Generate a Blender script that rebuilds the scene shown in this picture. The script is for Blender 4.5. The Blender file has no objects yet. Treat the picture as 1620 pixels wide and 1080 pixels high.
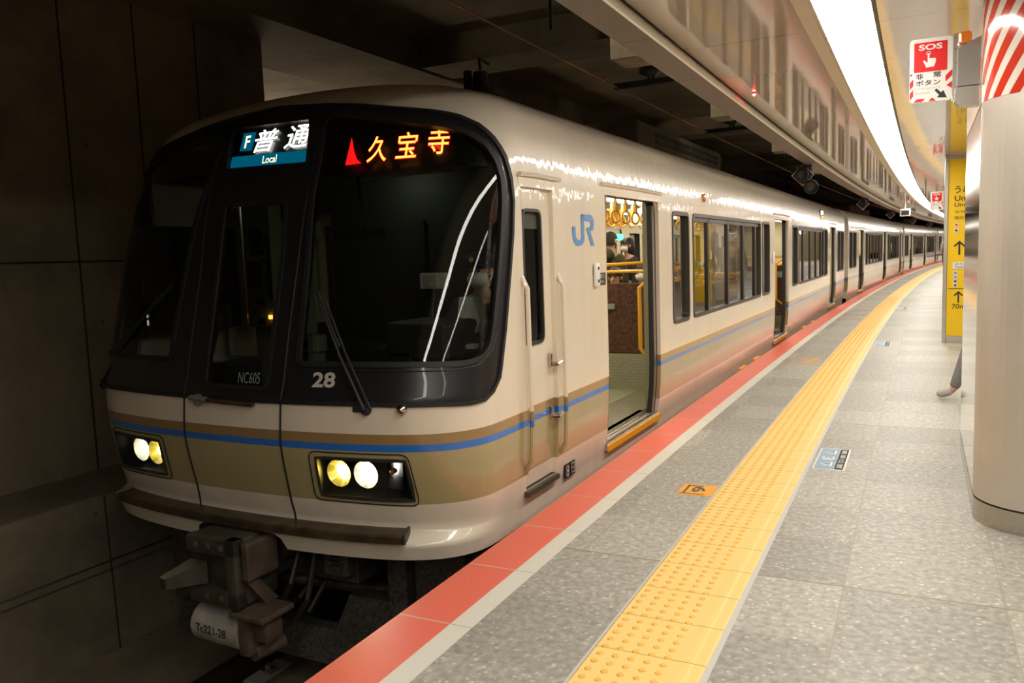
import bpy, bmesh, math, random
from math import sin, cos, atan, pi, radians, sqrt, hypot
from mathutils import Vector, Matrix
from mathutils.geometry import delaunay_2d_cdt, tessellate_polygon
random.seed(7)
S = bpy.context.scene
C = S.collection

# ------------------------------------------------------------------ camera, world, exposure
cam_d = bpy.data.cameras.new('camera'); cam = bpy.data.objects.new('camera', cam_d); C.objects.link(cam)
cam_d.sensor_width = 36.0; cam_d.lens = 36.0 * 1278.6 / 1620.0; cam_d.clip_start = 0.05; cam_d.clip_end = 300
def cam_matrix(yaw, pitch, roll, loc):
    f = Vector((-sin(yaw) * cos(pitch), cos(yaw) * cos(pitch), sin(pitch)))
    r = f.cross(Vector((0, 0, 1))).normalized(); u = r.cross(f)
    r2 = r * cos(roll) + u * sin(roll); u2 = u * cos(roll) - r * sin(roll)
    m = Matrix((r2, u2, -f)).transposed().to_4x4(); m.translation = loc
    return m
cam.matrix_world = cam_matrix(.4359, -.1044, -.0364, (0, 0, 1.4636))
S.camera = cam
wd = bpy.data.worlds.new('world'); S.world = wd; wd.use_nodes = True
wd.node_tree.nodes['Background'].inputs[0].default_value = (1, .9, .75, 1)
wd.node_tree.nodes['Background'].inputs[1].default_value = .0
S.view_settings.view_transform = 'Standard'; S.view_settings.look = 'None'
S.view_settings.exposure = 0.72; S.view_settings.gamma = 1.0; S.view_settings.use_curve_mapping = False
S.cycles.max_bounces = 8; S.cycles.transparent_max_bounces = 16; S.cycles.glossy_bounces = 5
S.cycles.diffuse_bounces = 4; S.cycles.sample_clamp_indirect = 4.0; S.cycles.caustics_reflective = False; S.cycles.caustics_refractive = False
LIGHT = 13.0            # luminance of the platform light line
WARM = (1.0, .945, .85)

# ------------------------------------------------------------------ materials
def mat(name, col, rough=.5, metal=0., coat=0., emit=None, es=0., spec=.5, bump=None, var=None):
    m = bpy.data.materials.new(name); m.use_nodes = True
    nt = m.node_tree; b = nt.nodes['Principled BSDF']
    b.inputs['Base Color'].default_value = (*col, 1); b.inputs['Roughness'].default_value = rough
    b.inputs['Metallic'].default_value = metal; b.inputs['Coat Weight'].default_value = coat
    b.inputs['Coat Roughness'].default_value = .04; b.inputs['Specular IOR Level'].default_value = spec
    if emit: b.inputs['Emission Color'].default_value = (*emit, 1); b.inputs['Emission Strength'].default_value = es
    tc = nt.nodes.new('ShaderNodeTexCoord')
    if var:
        n = nt.nodes.new('ShaderNodeTexNoise'); n.inputs['Scale'].default_value = var[0]; n.inputs['Detail'].default_value = 6
        r = nt.nodes.new('ShaderNodeMapRange'); r.inputs[1].default_value = .3; r.inputs[2].default_value = .7
        r.inputs[3].default_value = 1 - var[1]; r.inputs[4].default_value = 1 + var[1]
        mx = nt.nodes.new('ShaderNodeMix'); mx.data_type = 'RGBA'; mx.blend_type = 'MULTIPLY'; mx.inputs[0].default_value = 1
        mx.inputs[6].default_value = (*col, 1)
        nt.links.new(tc.outputs['Object'], n.inputs['Vector']); nt.links.new(n.outputs[0], r.inputs[0])
        nt.links.new(r.outputs[0], mx.inputs[7]); nt.links.new(mx.outputs[2], b.inputs['Base Color'])
    if bump:
        n = nt.nodes.new('ShaderNodeTexNoise'); n.inputs['Scale'].default_value = bump[0]; n.inputs['Detail'].default_value = bump[2] if len(bump) > 2 else 2
        bp = nt.nodes.new('ShaderNodeBump'); bp.inputs['Strength'].default_value = 1; bp.inputs['Distance'].default_value = bump[1]
        nt.links.new(tc.outputs['Object'], n.inputs['Vector']); nt.links.new(n.outputs[0], bp.inputs['Height']); nt.links.new(bp.outputs[0], b.inputs['Normal'])
    return m
def emis(name, col, s):
    m = bpy.data.materials.new(name); m.use_nodes = True; nt = m.node_tree
    nt.nodes.remove(nt.nodes['Principled BSDF']); e = nt.nodes.new('ShaderNodeEmission')
    e.inputs[0].default_value = (*col, 1); e.inputs[1].default_value = s
    nt.links.new(e.outputs[0], nt.nodes['Material Output'].inputs[0]); return m
def glass(name, tint, refl=1.0):
    m = bpy.data.materials.new(name); m.use_nodes = True; nt = m.node_tree
    nt.nodes.remove(nt.nodes['Principled BSDF'])
    t = nt.nodes.new('ShaderNodeBsdfTransparent'); t.inputs[0].default_value = (*tint, 1)
    g = nt.nodes.new('ShaderNodeBsdfGlossy'); g.inputs['Roughness'].default_value = .02
    f = nt.nodes.new('ShaderNodeFresnel'); f.inputs[0].default_value = 1.5
    mu = nt.nodes.new('ShaderNodeMath'); mu.operation = 'MULTIPLY'; mu.inputs[1].default_value = refl
    x = nt.nodes.new('ShaderNodeMixShader')
    nt.links.new(f.outputs[0], mu.inputs[0]); nt.links.new(mu.outputs[0], x.inputs[0]); nt.links.new(t.outputs[0], x.inputs[1]); nt.links.new(g.outputs[0], x.inputs[2])
    nt.links.new(x.outputs[0], nt.nodes['Material Output'].inputs[0]); return m

class NT:
    """small node-graph helper"""
    def __init__(s, m): s.nt = m.node_tree; s.b = s.nt.nodes.get('Principled BSDF')
    def n(s, t, **k):
        x = s.nt.nodes.new(t)
        for a, v in k.items(): setattr(x, a, v)
        return x
    def l(s, a, b): s.nt.links.new(a, b)
    def math(s, op, a, b=None, c=None):
        x = s.n('ShaderNodeMath', operation=op)
        for i, v in enumerate((a, b, c)):
            if v is None: continue
            if isinstance(v, (int, float)): x.inputs[i].default_value = v
            else: s.l(v, x.inputs[i])
        return x.outputs[0]
    def mix(s, fac, a, b, mode='MIX'):
        x = s.n('ShaderNodeMix', data_type='RGBA', blend_type=mode)
        for i, v in ((0, fac), (6, a), (7, b)):
            if isinstance(v, (int, float)): x.inputs[i].default_value = v
            elif isinstance(v, tuple): x.inputs[i].default_value = (*v, 1)
            else: s.l(v, x.inputs[i])
        return x.outputs[2]

def paint_material():
    m = mat('train_paint', (.8, .71, .56), .32, coat=.75); g = NT(m)
    tc = g.n('ShaderNodeTexCoord'); sp = g.n('ShaderNodeSeparateXYZ'); g.l(tc.outputs['Object'], sp.inputs[0])
    z = sp.outputs[2]
    cream, brown, blue, khaki = (.80, .71, .57), (.33, .205, .08), (.02, .17, .60), (.42, .35, .17)
    c = g.mix(g.math('LESS_THAN', z, .548), cream, brown)
    c = g.mix(g.math('LESS_THAN', z, .492), c, blue)
    c = g.mix(g.math('LESS_THAN', z, .452), c, khaki)
    c = g.mix(g.math('LESS_THAN', z, .150), c, cream)
    no = g.n('ShaderNodeTexNoise'); no.inputs['Scale'].default_value = 1.0; no.inputs['Detail'].default_value = 5
    mp = g.n('ShaderNodeMapping'); mp.inputs['Scale'].default_value = (9, 9, .8)
    g.l(tc.outputs['Object'], mp.inputs[0]); g.l(mp.outputs[0], no.inputs['Vector'])
    r = g.n('ShaderNodeMapRange'); r.inputs[1].default_value = .35; r.inputs[2].default_value = .75; r.inputs[3].default_value = 1.0; r.inputs[4].default_value = .93
    g.l(no.outputs[0], r.inputs[0])
    c = g.mix(1.0, c, r.outputs[0], 'MULTIPLY')
    g.l(c, g.b.inputs['Base Color'])
    # sheet metal is never quite flat: long shallow ripples
    n2 = g.n('ShaderNodeTexNoise'); n2.inputs['Scale'].default_value = 1.0; n2.inputs['Detail'].default_value = 2
    m2 = g.n('ShaderNodeMapping'); m2.inputs['Scale'].default_value = (11, 11, 5); g.l(tc.outputs['Object'], m2.inputs[0]); g.l(m2.outputs[0], n2.inputs['Vector'])
    bp = g.n('ShaderNodeBump'); bp.inputs['Strength'].default_value = 1; bp.inputs['Distance'].default_value = .0028
    g.l(n2.outputs[0], bp.inputs['Height']); g.l(bp.outputs[0], g.b.inputs['Normal']); g.l(bp.outputs[0], g.b.inputs['Coat Normal'])
    return m
def granite_material():
    m = mat('granite_tiles', (.4, .38, .33), .48, spec=.3); g = NT(m)
    uv = g.n('ShaderNodeUVMap'); uv.uv_map = 'UVMap'; sp = g.n('ShaderNodeSeparateXYZ'); g.l(uv.outputs[0], sp.inputs[0])
    off, s = sp.outputs[0], sp.outputs[1]
    tc = g.n('ShaderNodeTexCoord')
    def noise(scale, det, lo, hi, a, b):
        n = g.n('ShaderNodeTexNoise'); n.inputs['Scale'].default_value = scale; n.inputs['Detail'].default_value = det
        g.l(tc.outputs['Object'], n.inputs['Vector'])
        r = g.n('ShaderNodeMapRange'); r.inputs[1].default_value = lo; r.inputs[2].default_value = hi; r.inputs[3].default_value = a; r.inputs[4].default_value = b
        g.l(n.outputs[0], r.inputs[0]); return r.outputs[0]
    # tile index -> brightness per tile
    iu = g.math('FLOOR', g.math('DIVIDE', g.math('ADD', off, .14), .6)); iv = g.math('FLOOR', g.math('DIVIDE', g.math('SUBTRACT', s, 3.67), .575))
    cb = g.n('ShaderNodeCombineXYZ'); g.l(iu, cb.inputs[0]); g.l(iv, cb.inputs[1])
    wn = g.n('ShaderNodeTexWhiteNoise'); wn.noise_dimensions = '2D'; g.l(cb.outputs[0], wn.inputs['Vector'])
    tile = g.n('ShaderNodeMapRange'); tile.inputs[3].default_value = .84; tile.inputs[4].default_value = 1.12; g.l(wn.outputs[0], tile.inputs[0])
    base = g.mix(noise(30, 6, .35, .7, 0., 1.), (.285, .27, .23), (.445, .42, .365))
    vo = g.n('ShaderNodeTexVoronoi'); vo.inputs['Scale'].default_value = 34
    g.l(tc.outputs['Object'], vo.inputs['Vector'])
    fl = g.n('ShaderNodeMapRange'); fl.inputs[1].default_value = .34; fl.inputs[2].default_value = .2; fl.inputs[3].default_value = 0; fl.inputs[4].default_value = .75; g.l(vo.outputs['Distance'], fl.inputs[0])
    fleck = g.math('MULTIPLY', fl.outputs[0], noise(19, 3, .42, .58, 0., 1.))
    base = g.mix(fleck, base, (.66, .62, .54))
    base = g.mix(1.0, base, tile.outputs[0], 'MULTIPLY')
    def line(coord, period, phase, w):
        f = g.math('PINGPONG', g.math('SUBTRACT', coord, phase), period / 2.0)
        return g.math('LESS_THAN', f, w)
    j = g.math('MAXIMUM', line(off, .6, 1.66, .0035), line(s, .575, 3.67, .002))
    heavy = line(s, 3.45, 3.67, .006)
    c = g.mix(g.math("MULTIPLY", j, .75), base, (.32, .27, .19)); c = g.mix(g.math("MULTIPLY", heavy, .95), c, (.27, .2, .11))
    g.l(c, g.b.inputs['Base Color'])
    return m
def concrete_material(name, col, scale=1.0, damp=.5):
    m = mat(name, col, .85, spec=.25); g = NT(m); tc = g.n('ShaderNodeTexCoord')
    n = g.n('ShaderNodeTexNoise'); n.inputs['Scale'].default_value = .7 * scale; n.inputs['Detail'].default_value = 9; n.inputs['Roughness'].default_value = .65
    g.l(tc.outputs['Object'], n.inputs['Vector'])
    r = g.n('ShaderNodeMapRange'); r.inputs[1].default_value = .3; r.inputs[2].default_value = .72; r.inputs[3].default_value = 1 - damp; r.inputs[4].default_value = 1 + damp
    g.l(n.outputs[0], r.inputs[0])
    v = g.n('ShaderNodeTexVoronoi'); v.inputs['Scale'].default_value = 2.2 * scale; g.l(tc.outputs['Object'], v.inputs['Vector'])
    h = g.math('LESS_THAN', v.outputs['Distance'], .045)
    c = g.mix(1.0, col, r.outputs[0], 'MULTIPLY'); c = g.mix(g.math('MULTIPLY', h, .6), c, tuple(x * .3 for x in col))
    g.l(c, g.b.inputs['Base Color'])
    n3 = g.n('ShaderNodeTexNoise'); n3.inputs['Scale'].default_value = 14; n3.inputs['Detail'].default_value = 6; g.l(tc.outputs['Object'], n3.inputs['Vector'])
    bp = g.n('ShaderNodeBump'); bp.inputs['Distance'].default_value = .01; g.l(n3.outputs[0], bp.inputs['Height']); g.l(bp.outputs[0], g.b.inputs['Normal'])
    return m
def ceiling_material():
    m = mat('ceiling_panels', (.50, .43, .33), .22, coat=.9, spec=.6); g = NT(m)
    g.b.inputs['Coat Roughness'].default_value = .05; g.b.inputs['Coat IOR'].default_value = 1.9
    uv = g.n('ShaderNodeUVMap'); uv.uv_map = 'UVMap'; sp = g.n('ShaderNodeSeparateXYZ'); g.l(uv.outputs[0], sp.inputs[0])
    f = g.math('PINGPONG', g.math('SUBTRACT', sp.outputs[1], 5.03), 1.13 / 2)
    c = g.mix(g.math('LESS_THAN', f, .0045), (.50, .43, .33), (.06, .045, .05))
    g.l(c, g.b.inputs['Base Color'])
    tc = g.n('ShaderNodeTexCoord'); n = g.n('ShaderNodeTexNoise'); n.inputs['Scale'].default_value = 1.4; n.inputs['Detail'].default_value = 1
    g.l(tc.outputs['Object'], n.inputs['Vector']); bp = g.n('ShaderNodeBump'); bp.inputs['Distance'].default_value = .002
    g.l(n.outputs[0], bp.inputs['Height']); g.l(bp.outputs[0], g.b.inputs['Coat Normal'])
    return m
def stripes_material():
    m = mat('red_white_band', (.8, .8, .8), .12, coat=.6); g = NT(m)
    uv = g.n('ShaderNodeUVMap'); uv.uv_map = 'UVMap'; sp = g.n('ShaderNodeSeparateXYZ'); g.l(uv.outputs[0], sp.inputs[0])
    t = g.math('FRACT', g.math('DIVIDE', g.math('SUBTRACT', sp.outputs[0], g.math('MULTIPLY', sp.outputs[1], .62)), .098))
    g.l(g.mix(g.math('LESS_THAN', t, .55), (.78, .74, .66), (.62, .045, .02)), g.b.inputs['Base Color'])
    return m
def edge_material():
    m = mat('red_edge_tiles', (.72, .075, .03), .42); g = NT(m)
    uv = g.n('ShaderNodeUVMap'); uv.uv_map = 'UVMap'; sp = g.n('ShaderNodeSeparateXYZ'); g.l(uv.outputs[0], sp.inputs[0])
    off, s = sp.outputs[0], sp.outputs[1]
    tc = g.n('ShaderNodeTexCoord'); n = g.n('ShaderNodeTexNoise'); n.inputs['Scale'].default_value = 90; n.inputs['Detail'].default_value = 4; g.l(tc.outputs['Object'], n.inputs['Vector'])
    c = g.mix(n.outputs[0], (.72, .10, .06), (.86, .20, .13))
    nose_ = g.math('LESS_THAN', off, .07)
    rib = g.math('MULTIPLY', nose_, g.math('GREATER_THAN', g.math('FRACT', g.math('MULTIPLY', s, 120.)), .6))
    c = g.mix(g.math('MULTIPLY', nose_, .6), c, (.82, .2, .12)); c = g.mix(g.math('MULTIPLY', rib, .35), c, (.4, .05, .03))
    f = g.math('LESS_THAN', g.math('PINGPONG', g.math('SUBTRACT', s, 2.72), .3), .004)
    c = g.mix(g.math('MULTIPLY', f, .8), c, (.6, .5, .38))
    g.l(c, g.b.inputs['Base Color']); return m
def line_material(name, col, period, phase, w, jc, rough=.45, nz=.08):
    m = mat(name, col, rough); g = NT(m)
    uv = g.n('ShaderNodeUVMap'); uv.uv_map = 'UVMap'; sp = g.n('ShaderNodeSeparateXYZ'); g.l(uv.outputs[0], sp.inputs[0])
    tc = g.n('ShaderNodeTexCoord'); n = g.n('ShaderNodeTexNoise'); n.inputs['Scale'].default_value = 120; g.l(tc.outputs['Object'], n.inputs['Vector'])
    c = g.mix(n.outputs[0], tuple(x * (1 - nz) for x in col), tuple(min(1, x * (1 + nz)) for x in col))
    f = g.math('LESS_THAN', g.math('PINGPONG', g.math('SUBTRACT', sp.outputs[1], phase), period / 2), w)
    g.l(g.mix(f, c, jc), g.b.inputs['Base Color']); return m
def led_material():
    return emis('led_dots', (1., .23, .03), 4.0)

M = {}
M['paint'] = paint_material()
M['granite'] = granite_material()
M['concrete'] = concrete_material('tunnel_concrete', (.20, .16, .108))
M['concrete_bay'] = concrete_material('bay_concrete', (.30, .26, .20), 1.3)
M['trackbed'] = concrete_material('trackbed_concrete', (.22, .175, .12), 1.2)
M['ceiling'] = ceiling_material()
M['stripes'] = stripes_material()
M['edge'] = edge_material()
M['whiteline'] = line_material('white_line_tiles', (.70, .66, .57), .6, 2.72, .003, (.45, .4, .32))
M['tactile'] = line_material('tactile_yellow', (.90, .60, .20), .3, 5.4625, .003, (.5, .3, .06), .42, .05)
M['tactile_dot'] = mat('tactile_dots', (.80, .47, .09), .45)
M['mask'] = mat('black_mask', (.012, .012, .014), .32, coat=.3)
M['rubber'] = mat('black_rubber', (.012, .012, .012), .55)
M['roofpaint'] = mat('roof_grey', (.12, .10, .08), .6, var=(3, .25))
M['frame'] = mat('window_frame', (.055, .05, .045), .35, .5)
M['alu'] = mat('aluminium', (.62, .58, .52), .28, .9)
M['steel'] = mat('stainless', (.55, .50, .43), .22, 1.0)
M['brushed'] = mat('column_cladding', (.66, .60, .52), .45, .5, var=(2, .05))
M['mirror'] = mat('polished_cladding', (.62, .56, .48), .07, 1.0)
M['darkmetal'] = mat('dirty_dark_metal', (.085, .07, .052), .6, .5, bump=(60, .003), var=(6, .4))
M['rustmetal'] = mat('rusty_metal', (.11, .075, .05), .7, .3, var=(8, .4), bump=(50, .002))
M['speckmetal'] = mat('speckled_plate', (.10, .09, .075), .6, .4, var=(45, .5))
M['greybox'] = mat('grey_equipment', (.42, .43, .38), .5)
M['silverbox'] = mat('silver_cover', (.6, .56, .5), .42, .5, var=(7, .25))
M['greenish'] = mat('cab_grey_green', (.28, .29, .20), .6)
M['cabdark'] = mat('cab_dark', (.02, .021, .02), .6)
M['lining'] = mat('interior_lining', (.72, .66, .50), .4)
M['trainfloor'] = mat('train_floor', (.20, .19, .13), .5, var=(12, .15))
M['moquette'] = mat('brown_moquette', (.085, .038, .022), .9, var=(28, .6))
M['yellow'] = mat('yellow_paint', (.85, .42, .01), .3, coat=.4)
M['strapring'] = mat('strap_ring', (.88, .50, .09), .4)
M['strapband'] = mat('strap_band', (.75, .68, .5), .5)
M['glass'] = glass('window_glass', (.62, .60, .54), 1.3)
M['windshield'] = glass('windshield_glass', (.60, .62, .58), 1.0)
M['clear'] = glass('clear_cover', (.9, .9, .88), .8)
M['white'] = mat('white_print', (.8, .78, .74), .4)
M['signwhite'] = mat('sign_white', (.82, .80, .76), .3)
M['cab_gloss'] = mat('dark_cab_gloss', (.004, .004, .004), .03, coat=1.)
M['cab_fill'] = emis('cab_fill_glow', (.9, 1., .75), 9.0)
M['greyprint'] = mat('grey_print', (.55, .52, .47), .5)
M['dimprint'] = mat('dim_print', (.22, .28, .28), .5)
M['markgrey'] = mat('marking_grey', (.10, .075, .055), .5)
M['blackprint'] = mat('black_print', (.02, .018, .02), .5)
M['bluelogo'] = mat('blue_logo', (.12, .30, .62), .35)
M['red'] = mat('sign_red', (.72, .02, .02), .3)
M['orangemark'] = mat('orange_marking', (.82, .36, .04), .5)
M['bluemark'] = mat('blue_marking', (.24, .36, .48), .5)
M['signyellow'] = mat('sign_yellow', (.93, .60, .005), .28, coat=.3)
M['light'] = emis('light_diffuser', WARM, LIGHT)
M['light_far'] = emis('light_diffuser_far', WARM, LIGHT * .6)
M['carlight'] = emis('car_lamp', (1., .88, .66), 8.0)
M['disp_white'] = emis('display_white', (1., .97, .9), 4.5)
M['disp_cream'] = emis('display_cream', (1., .85, .5), 1.1)
M['disp_blue'] = emis('display_blue', (.0, .11, .19), .5)
M['disp_black'] = mat('display_black', (.004, .004, .004), .4)
M['led'] = emis('led_dots', (1., .32, .05), 3.2)
M['led_red'] = emis('led_red', (1., .008, .008), 1.2)
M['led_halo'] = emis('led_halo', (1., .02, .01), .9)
M['lamp_white'] = emis('headlamp_white', (1., .97, .88), 90.)
M['lamp_warm'] = emis('headlamp_warm', (1., .74, .10), 45.)
M['reflector'] = mat('reflector', (.8, .78, .6), .18, .9)
M['lampdark'] = mat('lamp_housing', (.03, .03, .028), .4)
M['redlamp'] = emis('red_lamp', (1., .03, .03), 30.)
M['greenexit'] = emis('green_exit', (.1, .8, .45), 2.0)
M['amber'] = mat('amber_lens', (.75, .22, .01), .15, coat=.8)
M['duct'] = mat('grey_duct', (.3, .29, .26), .4, .5)
M['insulator'] = mat('dark_insulator', (.025, .03, .028), .3)
M['wire'] = mat('orange_wire', (.22, .075, .02), .5)
M['rail'] = mat('rail_steel', (.05, .035, .025), .5, .6)
M['skin'] = mat('skin', (.55, .33, .22), .5)
M['hair'] = mat('black_hair', (.012, .01, .009), .5)
M['hairgrey'] = mat('cropped_hair', (.05, .045, .04), .7)
M['facemask'] = mat('white_face_mask', (.75, .74, .72), .7)
M['olive'] = mat('olive_jacket', (.055, .055, .018), .7, bump=(20, .01))
M['navy'] = mat('navy_uniform', (.012, .016, .03), .7)
M['darkcloth'] = mat('dark_cloth', (.03, .03, .034), .8)
M['greycloth'] = mat('grey_cloth', (.22, .21, .21), .8)
M['lightcloth'] = mat('light_cloth', (.5, .47, .44), .8)
M['palewall'] = mat('pale_wall', (.30, .27, .23), .35, coat=.3)

# ------------------------------------------------------------------ mesh helpers
def link(name, me, parent=None):
    o = bpy.data.objects.new(name, me); C.objects.link(o)
    if parent is not None: o.parent = parent
    return o
def obj(name, verts, faces, mats, parent=None, mi=None, smooth=False, uvs=None, auto=None, normals=None):
    me = bpy.data.meshes.new(name); me.from_pydata([tuple(v) for v in verts], [], faces)
    for m in (mats if isinstance(mats, (list, tuple)) else [mats]): me.materials.append(M[m] if isinstance(m, str) else m)
    if mi: me.polygons.foreach_set('material_index', mi)
    if smooth: me.polygons.foreach_set('use_smooth', [True] * len(me.polygons))
    if uvs is not None:
        lay = me.uv_layers.new(name='UVMap')
        for l in me.loops: lay.data[l.index].uv = uvs[l.vertex_index]
    me.validate(); me.update()
    if normals is not None: me.normals_split_custom_set_from_vertices(normals)
    elif auto: me.set_sharp_from_angle(angle=radians(auto))
    return link(name, me, parent)
class MB:
    def __init__(s): s.v = []; s.f = []; s.m = []
    def add(s, verts, faces, m=0):
        k = len(s.v); s.v += [tuple(x) for x in verts]; s.f += [tuple(i + k for i in f) for f in faces]; s.m += [m] * len(faces); return s
    def box(s, lo, hi, m=0, bevel=0.):
        x0, y0, z0 = lo; x1, y1, z1 = hi
        if bevel <= 0:
            return s.add([(x0, y0, z0), (x1, y0, z0), (x1, y1, z0), (x0, y1, z0), (x0, y0, z1), (x1, y0, z1), (x1, y1, z1), (x0, y1, z1)],
                         [(0, 3, 2, 1), (4, 5, 6, 7), (0, 1, 5, 4), (1, 2, 6, 5), (2, 3, 7, 6), (3, 0, 4, 7)], m)
        bm = bmesh.new(); bmesh.ops.create_cube(bm, size=1)
        for v in bm.verts: v.co = Vector(((x0 + x1) / 2 + v.co.x * (x1 - x0), (y0 + y1) / 2 + v.co.y * (y1 - y0), (z0 + z1) / 2 + v.co.z * (z1 - z0)))
        bmesh.ops.bevel(bm, geom=bm.edges[:], offset=bevel, segments=2, profile=.5, affect='EDGES')
        bm.verts.index_update(); s.add([v.co for v in bm.verts], [[v.index for v in f.verts] for f in bm.faces], m); bm.free(); return s
    def tube(s, pts, r, seg=8, m=0, closed=False, caps=True):
        pts = [Vector(p) for p in pts]; n = len(pts); rs = r if isinstance(r, (list, tuple)) else [r] * n
        k = len(s.v); prev = None
        for i, p in enumerate(pts):
            if closed: t = pts[(i + 1) % n] - pts[i - 1]
            else: t = pts[min(i + 1, n - 1)] - pts[max(i - 1, 0)]
            t.normalize()
            if prev is None:
                a = Vector((0, 0, 1)) if abs(t.z) < .9 else Vector((1, 0, 0)); u = t.cross(a).normalized()
            else: u = (prev - t * prev.dot(t)).normalized()
            prev = u; w = t.cross(u)
            for j in range(seg):
                a = 2 * pi * j / seg; s.v.append(tuple(p + (u * cos(a) + w * sin(a)) * rs[i]))
        for i in range(n if closed else n - 1):
            for j in range(seg):
                a = k + i * seg + j; b = k + i * seg + (j + 1) % seg; i2 = (i + 1) % n
                c = k + i2 * seg + (j + 1) % seg; d = k + i2 * seg + j
                s.f.append((a, b, c, d)); s.m.append(m)
        if caps and not closed:
            s.f.append(tuple(k + j for j in reversed(range(seg)))); s.m.append(m)
            s.f.append(tuple(k + (n - 1) * seg + j for j in range(seg))); s.m.append(m)
        return s
    def cyl(s, a, b, r, seg=20, m=0): return s.tube([a, b], r, seg, m)
    def lathe(s, base, axis, prof, seg=20, m=0, caps=True):
        base = Vector(base); ax = Vector(axis).normalized(); a = Vector((0, 0, 1)) if abs(ax.z) < .9 else Vector((1, 0, 0)); u = ax.cross(a).normalized(); w = ax.cross(u); k = len(s.v); n = len(prof)
        for h, r in prof:
            for j in range(seg): s.v.append(tuple(base + ax * h + (u * cos(2 * pi * j / seg) + w * sin(2 * pi * j / seg)) * max(r, 1e-4)))
        for i in range(n - 1):
            for j in range(seg): s.f.append((k + i * seg + j, k + i * seg + (j + 1) % seg, k + (i + 1) * seg + (j + 1) % seg, k + (i + 1) * seg + j)); s.m.append(m)
        if caps:
            s.f.append(tuple(k + j for j in reversed(range(seg)))); s.m.append(m); s.f.append(tuple(k + (n - 1) * seg + j for j in range(seg))); s.m.append(m)
        return s
    def build(s, name, mats, parent=None, smooth=False, auto=35):
        return obj(name, s.v, s.f, mats, parent, s.m, smooth, auto=auto if smooth else None)
def tag(o, label=None, cat=None, group=None, kind=None):
    for k, v in (('label', label), ('category', cat), ('group', group), ('kind', kind)):
        if v: o[k] = v
    return o
def empty(name, loc=(0, 0, 0), rz=0.):
    o = bpy.data.objects.new(name, None); C.objects.link(o); o.location = loc; o.rotation_euler = (0, 0, rz); o.empty_display_size = .1; return o
def copy_tree(o, parent=None):
    c = o.copy(); C.objects.link(c)
    if parent is not None: c.parent = parent
    for ch in list(o.children): copy_tree(ch, c)
    return c

# text as flat geometry: verts (x, y) with the given height, origin at lower left of the line
_dg = None
def text_geo(body, size, bold=0., shear=0., res=3, space=1.0):
    cu = bpy.data.curves.new('tmp', 'FONT'); cu.body = body; cu.size = size; cu.offset = bold; cu.shear = shear; cu.resolution_u = res; cu.space_character = space; cu.fill_mode = 'FRONT'
    o = bpy.data.objects.new('tmp', cu); C.objects.link(o)
    dg = bpy.context.evaluated_depsgraph_get(); me = bpy.data.meshes.new_from_object(o.evaluated_get(dg))
    v = [(p.co.x, p.co.y) for p in me.vertices]; f = [tuple(p.vertices) for p in me.polygons]
    bpy.data.objects.remove(o); bpy.data.curves.remove(cu); bpy.data.meshes.remove(me)
    return v, f
def fit(v, w=None, h=None):
    """normalise text vertices to a box starting at 0,0; width w and height h if given"""
    x0 = min(p[0] for p in v); x1 = max(p[0] for p in v); y0 = min(p[1] for p in v); y1 = max(p[1] for p in v)
    sx = (w / (x1 - x0)) if w else None; sy = (h / (y1 - y0)) if h else None
    if sx is None: sx = sy
    if sy is None: sy = sx
    return [((p[0] - x0) * sx, (p[1] - y0) * sy) for p in v]
def place(v, org, ex, ey):
    org, ex, ey = Vector(org), Vector(ex), Vector(ey)
    return [org + ex * p[0] + ey * p[1] for p in v]
def lettering(name, body, org, ex, ey, m, parent, w=None, h=None, bold=0., shear=0., space=1.0):
    v, f = text_geo(body, 1.0, bold, shear, space=space)
    return obj(name, place(fit(v, w, h), org, ex, ey), f, m, parent)
def add_text(mb, body, org, ex, ey, m=0, w=None, h=None, bold=0., shear=0.):
    v, f = text_geo(body, 1.0, bold, shear); mb.add(place(fit(v, w, h), org, ex, ey), f, m)

# ------------------------------------------------------------------ the curve of track and platform
def edge_x(s): return -1.905 + .0215 * s + .00094 * s * s
def P(off, s, z=0.):
    a = atan(.0215 + .00188 * s); return Vector((edge_x(s) + off * cos(a), s - off * sin(a), z))
def strip(name, prof, s0, s1, m, ds=1.0, parent=None, uvo=0., smooth=False, thick=None):
    """sweep a profile of (off, z) along the curve; uv = (profile length or offset, s)"""
    n = max(2, int((s1 - s0) / ds) + 1); v = []; uv = []; f = []
    for i in range(n):
        s = s0 + (s1 - s0) * i / (n - 1)
        for (o, z) in prof: v.append(P(o, s, z)); uv.append((o, s))
    k = len(prof)
    for i in range(n - 1):
        for j in range(k - 1): f.append((i * k + j, i * k + j + 1, (i + 1) * k + j + 1, (i + 1) * k + j))
    return obj(name, v, f, m, parent, smooth=smooth, uvs=uv)
def closed(prof): return list(prof) + [prof[0]]
YA, YB = -6.0, 86.0
H = 2.66      # ceiling height

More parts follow.
